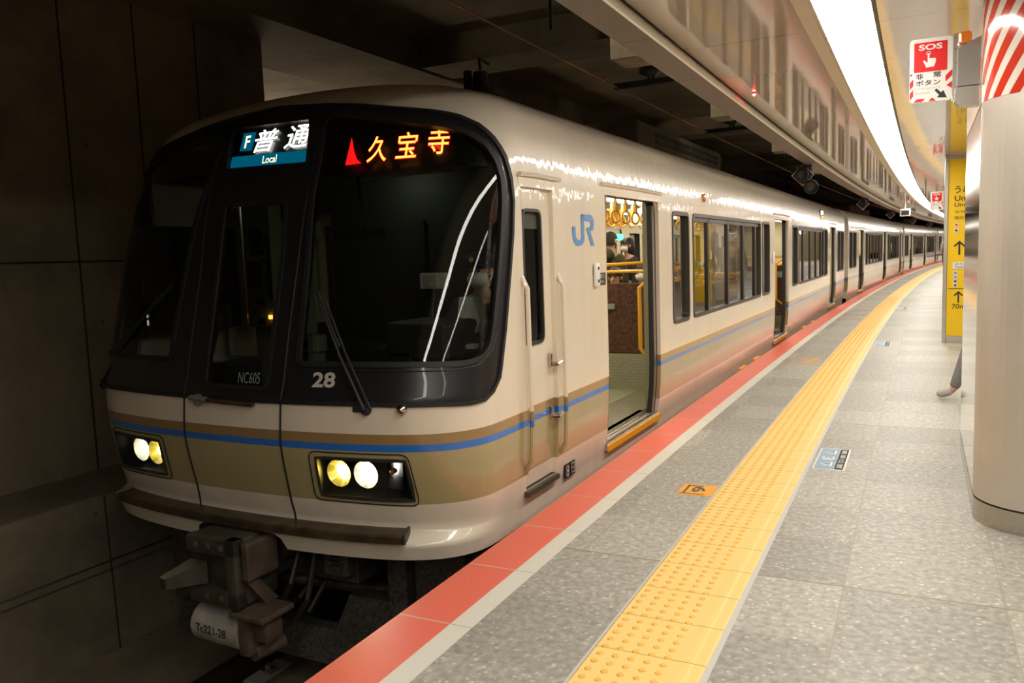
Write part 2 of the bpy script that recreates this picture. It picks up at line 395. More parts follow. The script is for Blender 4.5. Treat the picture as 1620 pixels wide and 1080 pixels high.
# ------------------------------------------------------------------ platform
fl = strip('floor', [(.355, 0), (.86, 0), (1.275, 0), (7.5, 0)], YA, YB, 'granite'); tag(fl, 'grey speckled granite tile platform floor', 'floor', kind='structure')
e = strip('trim_1', [(.10, -.25), (0, -.25), (0, -.02), (.008, 0), (.255, 0)], YA, YB, 'edge'); tag(e, 'red tiled platform edge with ribbed nosing', 'platform edge', kind='structure')
e = strip('trim_2', [(.255, 0.0), (.355, 0.0)], YA, YB, 'whiteline'); tag(e, 'white line of tiles along the red platform edge', 'line', kind='structure')
e = strip('wall_platform', [(.10, -.25), (.12, -1.32)], YA, YB, 'concrete'); tag(e, 'concrete wall below the platform edge', 'wall', kind='structure')
def tactile():
    v = []; f = []; uv = []; mi = []
    def quad(a, b, c, d):
        k = len(v)
        for (o, s, z) in (a, b, c, d): v.append(P(o, s, z)); uv.append((o, s))
        f.append((k, k + 1, k + 2, k + 3)); mi.append(0)
    i = 0; s = -2.0 + (5.4625 % .3)
    while s < 62:
        L = .3
        cols = [(.862, .868), (.868, 1.172), (1.172, 1.185), (1.185, 1.20), (1.20, 1.222), (1.222, 1.235), (1.235, 1.268), (1.268, 1.276)]
        hs = [(0, .004), (.004, .004), (.004, .004), (.004, .0055), (.0055, .0055), (.0055, .004), (.004, .004), (.004, 0)]
        for (a, b), (h0, h1) in zip(cols, hs): quad((a, s, h0), (b, s, h1), (b, s + L, h1), (a, s + L, h0))
        if s < 24:
            for a in range(5):
                for b in range(5):
                    o = .898 + a * .0595; t = s + .03 + b * .06; k = len(v); n = 8
                    for r, z in ((.0145, .004), (.012, .0075), (.008, .0085)):
                        for q in range(n):
                            v.append(P(o + r * cos(2 * pi * q / n), t + r * sin(2 * pi * q / n), z)); uv.append((o, s + .1))
                    for r in range(2):
                        for q in range(n): f.append((k + r * n + q, k + r * n + (q + 1) % n, k + (r + 1) * n + (q + 1) % n, k + (r + 1) * n + q)); mi.append(1)
                    f.append(tuple(k + 2 * n + q for q in range(n))); mi.append(1)
        s += L
    o = obj('tactile_paving', v, f, ['tactile', 'tactile_dot'], mi=mi, uvs=uv); tag(o, 'yellow tactile paving strip with raised dots along the platform', 'tactile paving', kind='structure')
tactile()
e = strip('trim_3', [(1.277, .0012), (1.30, .0012)], YA, YB, 'greyprint', 1.0); tag(e, 'grey grout strip beside the yellow paving', 'trim', kind='structure')
e = strip('trim_11', [(.850, .0012), (.861, .0012)], YA, YB, 'greyprint', 1.0); tag(e, 'thin grey grout strip on the track side of the yellow paving', 'trim', kind='structure')

# stickers and painted marks on the floor
def frame_at(o, s):
    a = atan(.0215 + .00188 * s); return P(o, s, 0), Vector((cos(a), -sin(a), 0)), Vector((sin(a), cos(a), 0))
def sticker(name, label, o, s, w, l, m, group=None, mb_extra=None, mats=None, z=.002):
    org, ex, ey = frame_at(o, s); t = empty(name, org); tag(t, label, 'floor sticker', group)
    mb = MB()
    def pt(a, b, h): return ex * a + ey * b + Vector((0, 0, h))
    mb.add([pt(-w / 2, -l / 2, 0), pt(w / 2, -l / 2, 0), pt(w / 2, l / 2, 0), pt(-w / 2, l / 2, 0), pt(-w / 2, -l / 2, z), pt(w / 2, -l / 2, z), pt(w / 2, l / 2, z), pt(-w / 2, l / 2, z)],
           [(4, 5, 6, 7), (0, 1, 5, 4), (1, 2, 6, 5), (2, 3, 7, 6), (3, 0, 4, 7)])
    mb.build('sheet', m, t)
    return t, ex, ey, pt
t, ex, ey, pt = sticker('floor_sticker', 'orange floor sticker with a grey number 6 between red edge and yellow paving', .74, 4.87, .21, .23, 'orangemark')
lettering('numeral', '6', pt(-.035, .062, .0035), -ey, ex, 'markgrey', t, w=.115, h=.085, bold=.02)
mb = MB()
for a0, b0, a1, b1 in ((-.075, -.085, -.06, .085), (-.075, .068, .02, .085), (-.09, -.095, .06, -.085)):
    mb.add([pt(a0, b0, .0035), pt(a1, b0, .0035), pt(a1, b1, .0035), pt(a0, b1, .0035)], [(0, 1, 2, 3)])
mb.build('bracket_mark', 'markgrey', t)
for k, (o, s, lab) in enumerate(((1.42, 5.90, 'blue and white boarding sticker with triangles and a 3 beside the yellow paving'),
                                 (1.43, 13.0, 'small blue and white boarding sticker halfway along the yellow paving'),
                                 (1.42, 20.1, 'distant blue and white boarding sticker beside the yellow paving'))):
    t, ex, ey, pt = sticker('boarding_sticker', lab, o, s, .20, .60, 'signwhite', 'boarding stickers beside the yellow paving')
    mb = MB(); q = lambda a0, b0, a1, b1, h, m: mb.add([pt(a0, b0, h), pt(a1, b0, h), pt(a1, b1, h), pt(a0, b1, h)], [(0, 1, 2, 3)], m)
    q(-.09, -.285, .03, .285, .0035, 0); q(.033, -.285, .088, .285, .0035, 1); mb.build('colour_field', ['bluemark', 'darkcloth'], t)
    add = MB()
    add_text(add, '3', pt(.015, .05, .005) , -ey, ex * -1, w=.1, h=.08, bold=.01)
    for b in (-.17, .17):
        v = [pt(.012, b - .06, .005), pt(-.075, b, .005), pt(.012, b + .06, .005), pt(.002, b - .04, .006), pt(-.052, b, .006), pt(.002, b + .04, .006)]
        add.add(v, [(0, 1, 4, 3), (1, 2, 5, 4), (2, 0, 3, 5)])
    add_text(add, '乗車位置', pt(.045, .26, .005), -ey, ex * -1 * -1, w=.52, h=.035)
    add.build('lettering', 'signwhite', t)
t = empty('floor_marking', (0, 0, 0)); tag(t, 'thin orange floor lines ahead of the second door', 'floor marking')
def bar_between(a, b, w, m, name, parent, z=.002):
    a, b = Vector(a), Vector(b); d = (b - a).normalized(); n = Vector((-d.y, d.x, 0)) * w / 2; up = Vector((0, 0, z))
    return MB().add([a - n + up, b - n + up, b + n + up, a + n + up, a - n, b - n, b + n, a + n], [(0, 1, 2, 3), (0, 4, 5, 1), (1, 5, 6, 2), (2, 6, 7, 3), (3, 7, 4, 0)]).build(name, m, parent)
bar_between(P(.37, 10.58), P(.85, 10.6), .05, 'orangemark', 'line', t); bar_between(P(.62, 10.75), P(.76, 11.2), .05, 'orangemark', 'line', t); bar_between(P(.5, 11.2), P(.76, 11.2), .05, 'orangemark', 'line', t)
for s, lab in ((17.6, 'orange floor line near the third door'), (21.2, 'orange floor line beyond the third door'), (25.5, 'farthest orange floor line before the bend')):
    t = empty('floor_marking', (0, 0, 0)); tag(t, lab, 'floor marking', 'orange lines between red edge and yellow paving'); bar_between(P(.37, s), P(.85, s), .07, 'orangemark', 'line', t)
for s_, lab in ((10.2, 'nearest orange rubber pad on the side of the red platform edge'), (11.1, 'second orange rubber pad on the side of the red platform edge'), (15.6, 'third orange rubber pad on the side of the red platform edge'), (16.7, 'farthest orange rubber pad on the side of the red platform edge')):
    org, ex, ey = frame_at(-.022, s_); t = MB().box((-.022, -.16, -.07), (.022, .16, .004), 0, .004).build('edge_pad', 'orangemark'); t.location = org; t.rotation_euler = (0, 0, -atan(.0215 + .00188 * s_)); tag(t, lab, 'rubber pad', 'orange pads on the platform edge')

# ------------------------------------------------------------------ ceiling, light lines, fascia
LINES = [(1.44, 1.70), (4.15, 4.41)]
parts = [(.655, LINES[0][0] - .02), (LINES[0][1] + .02, LINES[1][0] - .02), (LINES[1][1] + .02, 7.5)]
for k, (a, b) in enumerate(parts):
    o = strip('ceiling', [(b, H), ((a + b) / 2, H), (a, H)], YA, YB, 'ceiling'); tag(o, 'glossy beige metal ceiling panels over the platform', 'ceiling', kind='structure')
o = strip('trim_4', [(.655, H), (.640, H), (.640, H + .04)], YA, YB, 'rubber'); tag(o, 'dark joint line along the ceiling edge', 'trim', kind='structure')
o = strip('trim_5', [(.640, H + .001), (.690, 2.565), (.685, 2.555)], YA, YB, 'lining'); tag(o, 'pale step along the ceiling edge', 'trim', kind='structure')
def fascia_mat():
    m = mat('fascia_panels', (.18, .15, .12), .45, .2); g = NT(m)
    uv = g.n('ShaderNodeUVMap'); uv.uv_map = 'UVMap'; sp = g.n('ShaderNodeSeparateXYZ'); g.l(uv.outputs[0], sp.inputs[0])
    f = g.math('PINGPONG', g.math('SUBTRACT', sp.outputs[1], 4.25), 1.13 / 2)
    g.l(g.mix(g.math('LESS_THAN', f, .005), (.18, .15, .12), (.03, .025, .025)), g.b.inputs['Base Color']); return m
M['fascia'] = fascia_mat()
o = strip('trim_6', [(.685, 2.555), (.51, 2.555), (.50, 2.575), (.50, 2.72)], YA, YB, 'fascia'); tag(o, 'grey brown soffit panels beside the track', 'soffit', kind='structure')
for k, (a, b) in enumerate(LINES):
    t = empty('light_line', P(a, 5, H)); tag(t, ('long white light line recessed in the ceiling above the yellow paving', 'long white light line beyond the columns')[k], 'ceiling light')
    inv = t.matrix_basis.inverted()
    def rel(o):
        o.parent = t; o.matrix_parent_inverse = Matrix.Translation(-t.location); return o
    rel(strip('diffuser', [(b, H - .004), (a, H - .004)], -4.5, YB, ('light', 'light_far')[k]))
    rel(strip('trim_frame', [(a - .09, H - .0025), (a - .02, H - .0035), (a - .018, H + .0), (a, H - .004)], YA, YB, 'lining'))
    rel(strip('trim_frame', [(b, H - .004), (b + .012, H - .006), (b + .022, H + .0)], YA, YB, 'frame'))
o = strip('wall_right', [(7.5, 0), (7.5, H)], YA, YB, 'palewall', 3.0); tag(o, 'pale wall beyond the far side of the platform', 'wall', kind='structure')
a, b, c, d = P(.1, YA, 0), P(7.5, YA, 0), P(7.5, YA, H), P(.1, YA, H)
o = obj('wall_back', [a, b, c, d], [(0, 1, 2, 3)], 'palewall'); tag(o, 'pale end wall behind the viewer', 'wall', kind='structure')

# ------------------------------------------------------------------ track tunnel
o = strip('floor_track', [(-4.2, -1.32), (.12, -1.32)], YA, YB, 'trackbed'); tag(o, 'concrete trackbed', 'trackbed', kind='structure')
def wall_strip(name, xs, s0, s1, m, label, jit=None):
    o = strip(name, xs, s0, s1, m); tag(o, label, 'wall', kind='structure'); return o
LOW = -3.36
wall_strip('wall_left', [(LOW + .03, -1.32), (LOW, -.165), (LOW - .02, -.155), (-4.0, -.13)], YA, YB, 'concrete', 'low concrete kerb wall with ledge left of the track')
wall_strip('wall_left_upper', [(-4.0, -.13), (-4.0, 3.68)], YA, 6.45, 'concrete', 'tall dark concrete wall left of the track')
v = [P(-4.0, 6.45, -.13), P(-4.0, 6.45, 3.68), P(-4.7, 6.45, 3.68), P(-4.7, 6.45, -.13)]
o = obj('wall_end', v, [(0, 1, 2, 3)], 'concrete'); tag(o, 'end face of the tall concrete wall', 'wall', kind='structure')
def joint(name, pts, w, label):
    mb = MB().tube(pts, w, 6); o = mb.build(name, 'rubber'); tag(o, label, 'wall joint', kind='structure')
for k, s in enumerate((1.1, 4.28, 4.95, 5.6)):
    joint('trim_7', [P(-3.999, s, -.13), P(-3.999, s, 3.68)], .008, 'vertical joint in the tall concrete wall')
joint('trim_8', [P(-3.999, YA, 1.55), P(-3.999, 6.4, 1.55)], .006, 'horizontal joint in the tall concrete wall')
joint('trim_8', [P(LOW + .012, YA, -.55), P(LOW + .012, 30, -.55)], .006, 'horizontal joint in the low kerb wall')
for s in (3.85, 6.2): joint('trim_9', [P(LOW + .03, s, -1.32), P(LOW, s, -.16)], .006, 'vertical joint in the low kerb wall')
o = strip('beam', [(-4.7, 3.68), (-3.36, 3.68), (-3.36, 4.02)], YA, YB, 'concrete'); tag(o, 'long concrete beam above the left wall', 'beam', kind='structure')
o = strip('ceiling_track', [(-3.36, 4.02), (.50, 4.02), (.50, 2.70)], YA, YB, 'concrete'); tag(o, 'dark concrete ceiling above the track', 'ceiling', kind='structure')
for s in (8.35, 16.0, 24.0):
    mb = MB(); A = [P(-3.36, s, 3.70), P(.4, s, 3.70), P(.4, s, 4.02), P(-3.36, s, 4.02)]; B = [P(-3.36, s + .7, 3.70), P(.4, s + .7, 3.70), P(.4, s + .7, 4.02), P(-3.36, s + .7, 4.02)]
    mb.add(A + B, [(0, 1, 2, 3), (4, 7, 6, 5), (0, 4, 5, 1), (1, 5, 6, 2), (3, 2, 6, 7), (0, 3, 7, 4)]); o = mb.build('beam_cross', 'concrete'); tag(o, 'concrete cross beam above the track', 'beam', kind='structure')
o = strip('ceiling_bay', [(-14, 3.74), (-4.0, 3.74)], 6.0, 40, 'concrete_bay', 2.0); tag(o, 'rough concrete soffit of the neighbouring bay', 'ceiling', kind='structure')
o = strip('wall_bay', [(-14, -1.3), (-14, 3.74)], 6.0, 40, 'concrete', 2.0); tag(o, 'far wall of the neighbouring bay', 'wall', kind='structure')
for s in (20.0, 33.0):
    mb = MB(); a = P(-4.45, s); mb.box((a.x - .35, a.y - .5, -.13), (a.x + .35, a.y + .5, 3.74)); o = mb.build('pillar', 'concrete'); tag(o, 'concrete pillar between the bays', 'pillar', kind='structure')
# a service lamp on the neighbouring bay's wall lights its soffit
t = empty('service_lamp', P(-9.0, 11.0, 1.0)); tag(t, 'upward service lamp in the neighbouring bay', 'lamp')
MB().box((-.6, -.05, -.05), (.6, .05, .0)).build('housing', 'duct', t); MB().box((-.05, -.05, -2.3), (.05, .05, -.05)).build('post', 'duct', t)
o = strip('floor_bay', [(-14, -1.3), (-4.0, -1.3)], 6.0, 40, 'concrete', 2.0); tag(o, 'floor of the neighbouring bay', 'floor', kind='structure')
MB().box((-.55, -.03, .0), (.55, .03, .02)).build('tube', 'light', t)
ld = bpy.data.lights.new('bay_light', 'AREA'); ld.energy = 130; ld.color = (1, .82, .58); ld.shape = 'RECTANGLE'; ld.size = 3; ld.size_y = .5
lo = bpy.data.objects.new('bay_light', ld); C.objects.link(lo); lo.location = P(-9.0, 11.0, 1.1); lo.rotation_euler = (pi, 0, 0)

# rails
def rail(off, label):
    prof = closed([(off - .06, -1.31), (off + .06, -1.31), (off + .06, -1.30), (off + .01, -1.285), (off + .01, -1.21), (off + .033, -1.20), (off + .033, -1.165), (off - .033, -1.165), (off - .033, -1.20), (off - .01, -1.21), (off - .01, -1.285), (off - .06, -1.30)])
    o = strip('rail', prof, YA, 40, 'rail'); tag(o, label, 'rail', 'rails of the track')
    return o
rail(-1.62 - .534, 'dark steel rail under the train, nearer the kerb wall'); rail(-1.62 + .534, 'dark steel rail under the train, nearer the platform')
mb0 = None
proto = None
for k in range(9):
    for side, sg in (('rail nearer the kerb wall', -.534), ('rail nearer the platform', .534)):
        s = 1.6 + k * .6; org, ex, ey = frame_at(-1.62 + sg, s)
        if proto is None:
            proto = empty('rail_fastening', (0, 0, 0)); m = MB(); m.box((-.2, -.16, -1.32), (.2, .16, -1.305), 0, .003); m.build('pad', 'greybox', proto)
            for a in (-.13, .13): m = MB(); m.cyl((a, .0, -1.305), (a, 0, -1.25), .022, 8); m.box((a - .05, -.04, -1.305), (a + .05, .04, -1.285)); m.build('bolt', 'alu', proto)
            c = proto
        else: c = copy_tree(proto)
        c.location = (org.x, org.y, 0); c.rotation_euler = (0, 0, -atan(.0215 + .00188 * s))
        tag(c, 'rail fastening with two bolts on the %s' % side, 'rail fastening', 'rail fastenings on the trackbed')

# ------------------------------------------------------------------ the train: shape functions (car coordinates: u sideways, v along, z up)
CS = [(1.42, -.16), (1.43, -.05), (1.432, -.02), (1.436, 0), (1.452, .13), (1.468, .3), (1.475, .48), (1.475, .7), (1.475, 1.93), (1.472, 2.07), (1.457, 2.18), (1.42, 2.29), (1.345, 2.38), (1.21, 2.455), (1.0, 2.517), (.75, 2.562), (.45, 2.597), (.2, 2.612), (.03, 2.615)]
V0 = [(-.16, 3.455), (-.05, 3.43), (-.02, 3.5), (0, 3.5), (.13, 3.47), (.45, 3.415), (.54, 3.41), (.72, 3.412), (.8, 3.44), (1.0, 3.49), (1.4, 3.60), (1.83, 3.73), (2.07, 3.84), (2.31, 3.95), (2.42, 4.0), (2.48, 4.07), (2.53, 4.16), (2.575, 4.33), (2.603, 4.58), (2.615, 4.75)]
DT = [(0, 0), (.2, .003), (.4, .012), (.65, .032), (.85, .06), (1.0, .088), (1.13, .125), (1.25, .18), (1.33, .235), (1.39, .3), (1.43, .365), (1.455, .43), (1.47, .51), (1.475, .6)]
def cum(t):
    r = [0.]
    for a, b in zip(t, t[1:]): r.append(r[-1] + hypot(b[0] - a[0], b[1] - a[1]))
    return r
CB, DA = cum(CS), cum(DT); AS = DA[-1]
def interp(x, xs, ys):
    if x <= xs[0]: return ys[0]
    if x >= xs[-1]: return ys[-1]
    lo, hi = 0, len(xs) - 1
    while hi - lo > 1:
        m = (lo + hi) // 2
        if xs[m] <= x: lo = m
        else: hi = m
    t = (x - xs[lo]) / (xs[hi] - xs[lo]); return ys[lo] + t * (ys[hi] - ys[lo])
def smooth_tab(xs, ys):
    n = len(xs); d = [(ys[i + 1] - ys[i]) / (xs[i + 1] - xs[i]) for i in range(n - 1)]
    m = [d[0]] + [0. if d[i - 1] * d[i] <= 0 else 2 * d[i - 1] * d[i] / (d[i - 1] + d[i]) for i in range(1, n - 1)] + [d[-1]]
    def f(x):
        if x <= xs[0]: return ys[0]
        if x >= xs[-1]: return ys[-1]
        lo, hi = 0, n - 1
        while hi - lo > 1:
            k = (lo + hi) // 2
            if xs[k] <= x: lo = k
            else: hi = k
        h = xs[hi] - xs[lo]; t = (x - xs[lo]) / h
        return (ys[lo] * (1 + 2 * t) * (1 - t) ** 2 + h * m[lo] * t * (1 - t) ** 2 + ys[hi] * t * t * (3 - 2 * t) + h * m[hi] * t * t * (t - 1))
    return f
CSW = [c[0] for c in CS]; CSZ = [c[1] for c in CS]; V0Z = [c[0] for c in V0]; V0V = [c[1] for c in V0]; DW = [c[0] for c in DT]; DD = [c[1] for c in DT]
def b_of_z(z): return interp(z, CSZ, CB)
_v0 = smooth_tab(V0Z, V0V); _dw = smooth_tab(DA, DW); _dd = smooth_tab(DA, DD)
def v0(z): return _v0(z)
def nose(a, b):
    W = interp(b, CB, CSW); z = interp(b, CB, CSZ); s = abs(a)
    w = _dw(s); D = .6 + s - AS if s > AS else _dd(s)
    k = interp(z, [-.1, .3], [1.06, 1.04]) if a < 0 else 1.
    return Vector((-1.475 + (1 if a >= 0 else -1) * w * W / 1.475 * k, v0(z) + D, z))
def nose_n(a, b):
    e = .09 if .95 < b < 2.3 else .03; b0, b1 = max(0, b - e), min(CB[-1] - .01, b + e)
    n = (nose(a + e, b) - nose(a - e, b)).cross(nose(a, b1) - nose(a, b0))
    if n.length < 1e-9: return Vector((0, 0, 1))
    n.normalize(); return n
def nose_off(a, b, d): return nose(a, b) + nose_n(a, b) * d
def side_u(z, sign=1, d=0.):
    W = interp(z, CSZ, CSW); k = 1. if sign > 0 else 1.04
    return -1.475 + sign * (W * k + d)

def inside(p, poly):
    x, y = p; c = False; n = len(poly)
    for i in range(n):
        x0, y0 = poly[i]; x1, y1 = poly[i - 1]
        if (y0 > y) != (y1 > y) and x < (x1 - x0) * (y - y0) / (y1 - y0) + x0: c = not c
    return c
def dens(poly, d=.05, closed_=True):
    out = []
    n = len(poly)
    for i in range(n if closed_ else n - 1):
        a, b = poly[i], poly[(i + 1) % n]; k = max(1, int(hypot(b[0] - a[0], b[1] - a[1]) / d))
        out += [(a[0] + (b[0] - a[0]) * j / k, a[1] + (b[1] - a[1]) * j / k) for j in range(k)]
    if not closed_: out.append(poly[-1])
    return out
def rounded(poly, r, seg=4):
    out = []; n = len(poly)
    for i in range(n):
        p, a, b = Vector(poly[i]), Vector(poly[i - 1]), Vector(poly[(i + 1) % n])
        da, db = (a - p), (b - p); ra = min(r, da.length * .45, db.length * .45)
        pa, pb = p + da.normalized() * ra, p + db.normalized() * ra
        for j in range(seg + 1):
            t = j / seg; out.append(tuple(pa * (1 - t) ** 2 + p * 2 * t * (1 - t) + pb * t * t))
    return out
def scale_poly(poly, d):
    """offset a roughly convex polygon outward by d"""
    n = len(poly); out = []
    area = sum(poly[i - 1][0] * poly[i][1] - poly[i][0] * poly[i - 1][1] for i in range(n)); sg = 1 if area > 0 else -1
    for i in range(n):
        p, a, b = Vector(poly[i]), Vector(poly[i - 1]), Vector(poly[(i + 1) % n])
        t = (b - a); t = t.normalized() if t.length > 1e-9 else Vector((1, 0)); out.append((p.x + t.y * d * sg, p.y - t.x * d * sg))
    return out
def mir(poly): return [(-a, b) for a, b in reversed(poly)]
half = [(0, .882), (.413, .884), (.9, .886), (1.335, .879), (1.52, .868), (1.62, .874), (1.689, .905), (1.735, .967), (1.753, 1.225), (1.747, 1.541), (1.738, 1.755), (1.709, 1.935), (1.652, 2.06), (1.57, 2.183), (1.481, 2.283), (1.39, 2.36), (1.284, 2.415), (1.119, 2.46), (.805, 2.53), (.413, 2.618), (0, 2.668)]
MASK = half + [(-a, b) for a, b in reversed(half[1:-1])]
GR = rounded([(.511, 1.094), (.851, 1.095), (1.178, 1.092), (1.489, 1.084), (1.58, 1.105), (1.622, 1.15), (1.636, 1.236), (1.637, 1.477), (1.631, 1.72), (1.613, 1.932), (1.579, 2.056), (1.515, 2.163), (1.434, 2.252), (1.319, 2.319), (1.191, 2.362), (.964, 2.406), (.668, 2.462), (.475, 2.495), (.42, 2.47), (.451, 2.088), (.489, 1.689), (.505, 1.338)], .03, 2)
GL = mir(GR)
GD = rounded([(-.175, .955), (.285, .950), (.288, 1.4), (.282, 1.7), (.25, 1.99), (-.215, 2.0), (-.195, 1.713), (-.178, 1.338)], .03)
SG = [(-.305, 2.235), (.33, 2.222), (.286, 2.505), (-.375, 2.515)]
LED = [(.587, 2.196), (1.262, 2.217), (1.235, 2.384), (.59, 2.381)]
LR = [(.624, .561), (1.147, .560), (1.174, .347), (.626, .354)]
LRO = rounded([(.569, .606), (1.172, .606), (1.213, .304), (.568, .314)], .05)
LL, LLO = mir(LR), mir(LRO)
CUT = [(-.36, -.01), (-.352, .02), (-.333, .064), (-.288, .092), (0, .103), (.288, .092), (.333, .064), (.352, .02), (.36, -.01)]
CUT = [(a, max(b, 0.)) for a, b in CUT]
DOOR = [(-.375, .16), (.395, .16), (.392, .35), (.388, .64), (.41, .88), (.41, 1.6), (.405, 2.05), (.36, 2.56), (.36, 2.63), (-.45, 2.61), (-.45, 2.5), (-.375, 1.99), (-.34, 1.564), (-.335, .88), (-.36, .64), (-.35, .3)]

BSIDE = b_of_z(1.93)
def amax(b, v):
    return AS + (v - v0(interp(b, CB, CSZ)) - .6)
def build_nose(car):
    VE, VR = 4.33, 5.0
    bs = sorted(set([round(x, 4) for x in CB] + [i * .07 for i in range(int(CB[-1] / .07) + 1)])); bs = [b for b in bs if b < CB[-1] - .02] + [CB[-1]]
    R = []
    for b in bs:
        if abs(b - BSIDE) < 1e-3: R += [(amax(b, VE), b), (amax(b, VR), b)]
        else: R.append((amax(b, VE if b < BSIDE else VR), b))
    outline = [r for r in R] + [(-a, b) for a, b in reversed(R)]
    # bottom row densified, with the coupler cut-out notched into it
    bottom = [(-R[0][0] + (R[0][0] * 2) * i / 90, 0.) for i in range(1, 90)]
    bottom = [p for p in bottom if abs(p[0]) > .40]
    outl = [p for p in reversed(outline)]            # starts at left bottom .. goes up left? keep order simple below
    pts = []; edges = []
    def addpoly(poly, cl=True):
        k = len(pts); pts.extend(poly); n = len(poly)
        edges.extend([(k + i, k + (i + 1) % n) for i in range(n if cl else n - 1)])
    boundary = [(-R[0][0], 0.)] + [p for p in bottom if p[0] < 0] + CUT[:] + [p for p in bottom if p[0] > 0] + [r for r in R] + [(-a, b) for a, b in reversed(R[1:])]
    addpoly(boundary)
    for poly in (MASK, GR, GL, GD, SG, LR, LL, LRO, LLO, DOOR): addpoly(dens(poly, .05))
    for b in bs:
        if b < .03 or b > CB[-1] - .005: continue
        am = amax(b, VE if b <= BSIDE else VR); n = int(2 * am / .055)
        for i in range(n + 1):
            a = -am + 2 * am * (i + .5 + random.uniform(-.05, .05)) / (n + 1)
            pts.append((a, b))
    vv, ee, ff, ov, oe, of = delaunay_2d_cdt([Vector(p) for p in pts], edges, [], 0, 1e-4)
    regs = {}
    for f in ff:
        c = (sum(vv[i].x for i in f) / len(f), sum(vv[i].y for i in f) / len(f))
        if not inside(c, boundary): continue
        if inside(c, GR): r = 'GR'
        elif inside(c, GL): r = 'GL'
        elif inside(c, GD): r = 'GD'
        elif inside(c, SG): r = 'SG'
        elif inside(c, LR): r = 'LR'
        elif inside(c, LL): r = 'LL'
        else:
            mk = inside(c, MASK); dr = inside(c, DOOR)
            r = ('door_' if dr else 'body_') + ('mask' if mk else 'paint')
        regs.setdefault(r, []).append(f)
    def emit(name, rs, mats, d=0., parent=car):
        used = {}; V = []; N = []; F = []; mi = []
        for k, r in enumerate(rs):
            for f in regs.get(r, []):
                idx = []
                for i in f:
                    if i not in used:
                        used[i] = len(V); V.append(nose_off(vv[i].x, vv[i].y, d)); N.append(nose_n(vv[i].x, vv[i].y))
                    idx.append(used[i])
                F.append(tuple(idx)); mi.append(min(k, len(mats) - 1))
        return obj(name, V, F, mats, parent, mi, True, normals=[tuple(n) for n in N])
    front = emit('cab_front', ['body_paint'], ['paint'])
    emit('front_mask', ['body_mask'], ['mask'])
    gd = emit('gangway_door', ['door_paint', 'door_mask'], ['paint', 'mask'])
    emit('windshield', ['GR'], ['windshield'], -.006); emit('windshield', ['GL'], ['windshield'], -.006)
    emit('door_glass', ['GD'], ['windshield'], -.008, gd)
    sign = emit('destination_sign', ['SG'], ['disp_black'], -.03); tag(sign, 'lit service sign reading 普通 Local')
    lamps = []
    for r, poly, po in (('LR', LR, LRO), ('LL', LL, LLO)):
        h = emit('headlight', [r], ['clear'], -.004); tag(h, 'glass covered headlight'); lamps.append((h, poly, po))
    return front, gd, sign, lamps
def nose_ring(mb, poly, w, d0, d1, m=0, out=True):
    """raised band of width w around a polygon on the nose, from depth d0 to height d1"""
    p = dens(poly, .05); q = scale_poly(p, w if out else -w); n = len(p); k = len(mb.v)
    for i in range(n):
        mb.v += [tuple(nose_off(*p[i], d0)), tuple(nose_off(*p[i], d1)), tuple(nose_off(*q[i], d1)), tuple(nose_off(*q[i], d0))]
    for i in range(n):
        j = (i + 1) % n
        for a in range(3): mb.f.append((k + i * 4 + a, k + j * 4 + a, k + j * 4 + a + 1, k + i * 4 + a + 1)); mb.m.append(m)
    return mb
def nose_tube(mb, path, r, d=0., m=0, seg=6):
    return mb.tube([nose_off(a, b, d) for a, b in dens(path, .04, False)], r, seg, m)
def nose_text(name, body, a0, b0, w, h, d, m, parent, bold=0., shear=0., slope=0.):
    v, f = text_geo(body, 1.0, bold, shear); v = fit(v, w, h)
    return obj(name, [nose_off(a0 + p[0], b0 + p[1] + slope * p[0], d) for p in v], f, m, parent)

# ------------------------------------------------------------------ car sides
def grid_side(name, sign, vs, zs, holes, m, parent, d=0., flip=False):
    V = []; F = []; N = []
    for v in vs:
        for z in zs:
            V.append((side_u(z, sign, d), v, z))
            e = .01; du = side_u(z + e, sign) - side_u(z - e, sign); n = Vector((2 * e, 0, -du)) if sign > 0 else Vector((-2 * e, 0, du)); n.normalize()
            N.append(tuple(n if d >= -.01 else -n))
    k = len(zs)
    for i in range(len(vs) - 1):
        for j in range(k - 1):
            c = ((vs[i] + vs[i + 1]) / 2, (zs[j] + zs[j + 1]) / 2)
            if any(h[0] < c[0] < h[1] and h[2] < c[1] < h[3] for h in holes): continue
            q = (i * k + j, (i + 1) * k + j, (i + 1) * k + j + 1, i * k + j + 1)
            if sign < 0: q = q[::-1]
            if d < -.01: q = q[::-1]
            F.append(q)
    return obj(name, V, F, m, parent, smooth=True, normals=N)
def rrect(v0_, v1_, z0, z1, r, seg=4):
    return rounded([(v0_, z0), (v1_, z0), (v1_, z1), (v0_, z1)], r, seg)
def side_ring(mb, v0_, v1_, z0, z1, w, r, sign=1, d_in=-.07, d_out=.008, m=0):
    pi_ = rrect(v0_, v1_, z0, z1, r); po = rrect(v0_ - w, v1_ + w, z0 - w, z1 + w, r + w); n = len(pi_); k = len(mb.v)
    for i in range(n):
        for (vv, zz), d in ((pi_[i], d_in), (pi_[i], d_out), (po[i], d_out), (po[i], -.02)):
            mb.v.append((side_u(zz, sign, d), vv, zz))
    for i in range(n):
        j = (i + 1) % n
        for a in range(3): mb.f.append((k + i * 4 + a, k + j * 4 + a, k + j * 4 + a + 1, k + i * 4 + a + 1) if sign > 0 else (k + i * 4 + a + 1, k + j * 4 + a + 1, k + j * 4 + a, k + i * 4 + a)); mb.m.append(m)
ZD0, ZD1, ZW0, ZW1 = .02, 1.89, .79, 1.82
FW = .025      # window frame width
def windows_between(d0, d1):
    return [(d0 + .43, d0 + .98), (d0 + 1.15, d1 - 1.17), (d1 - 1.01, d1 - .46)]
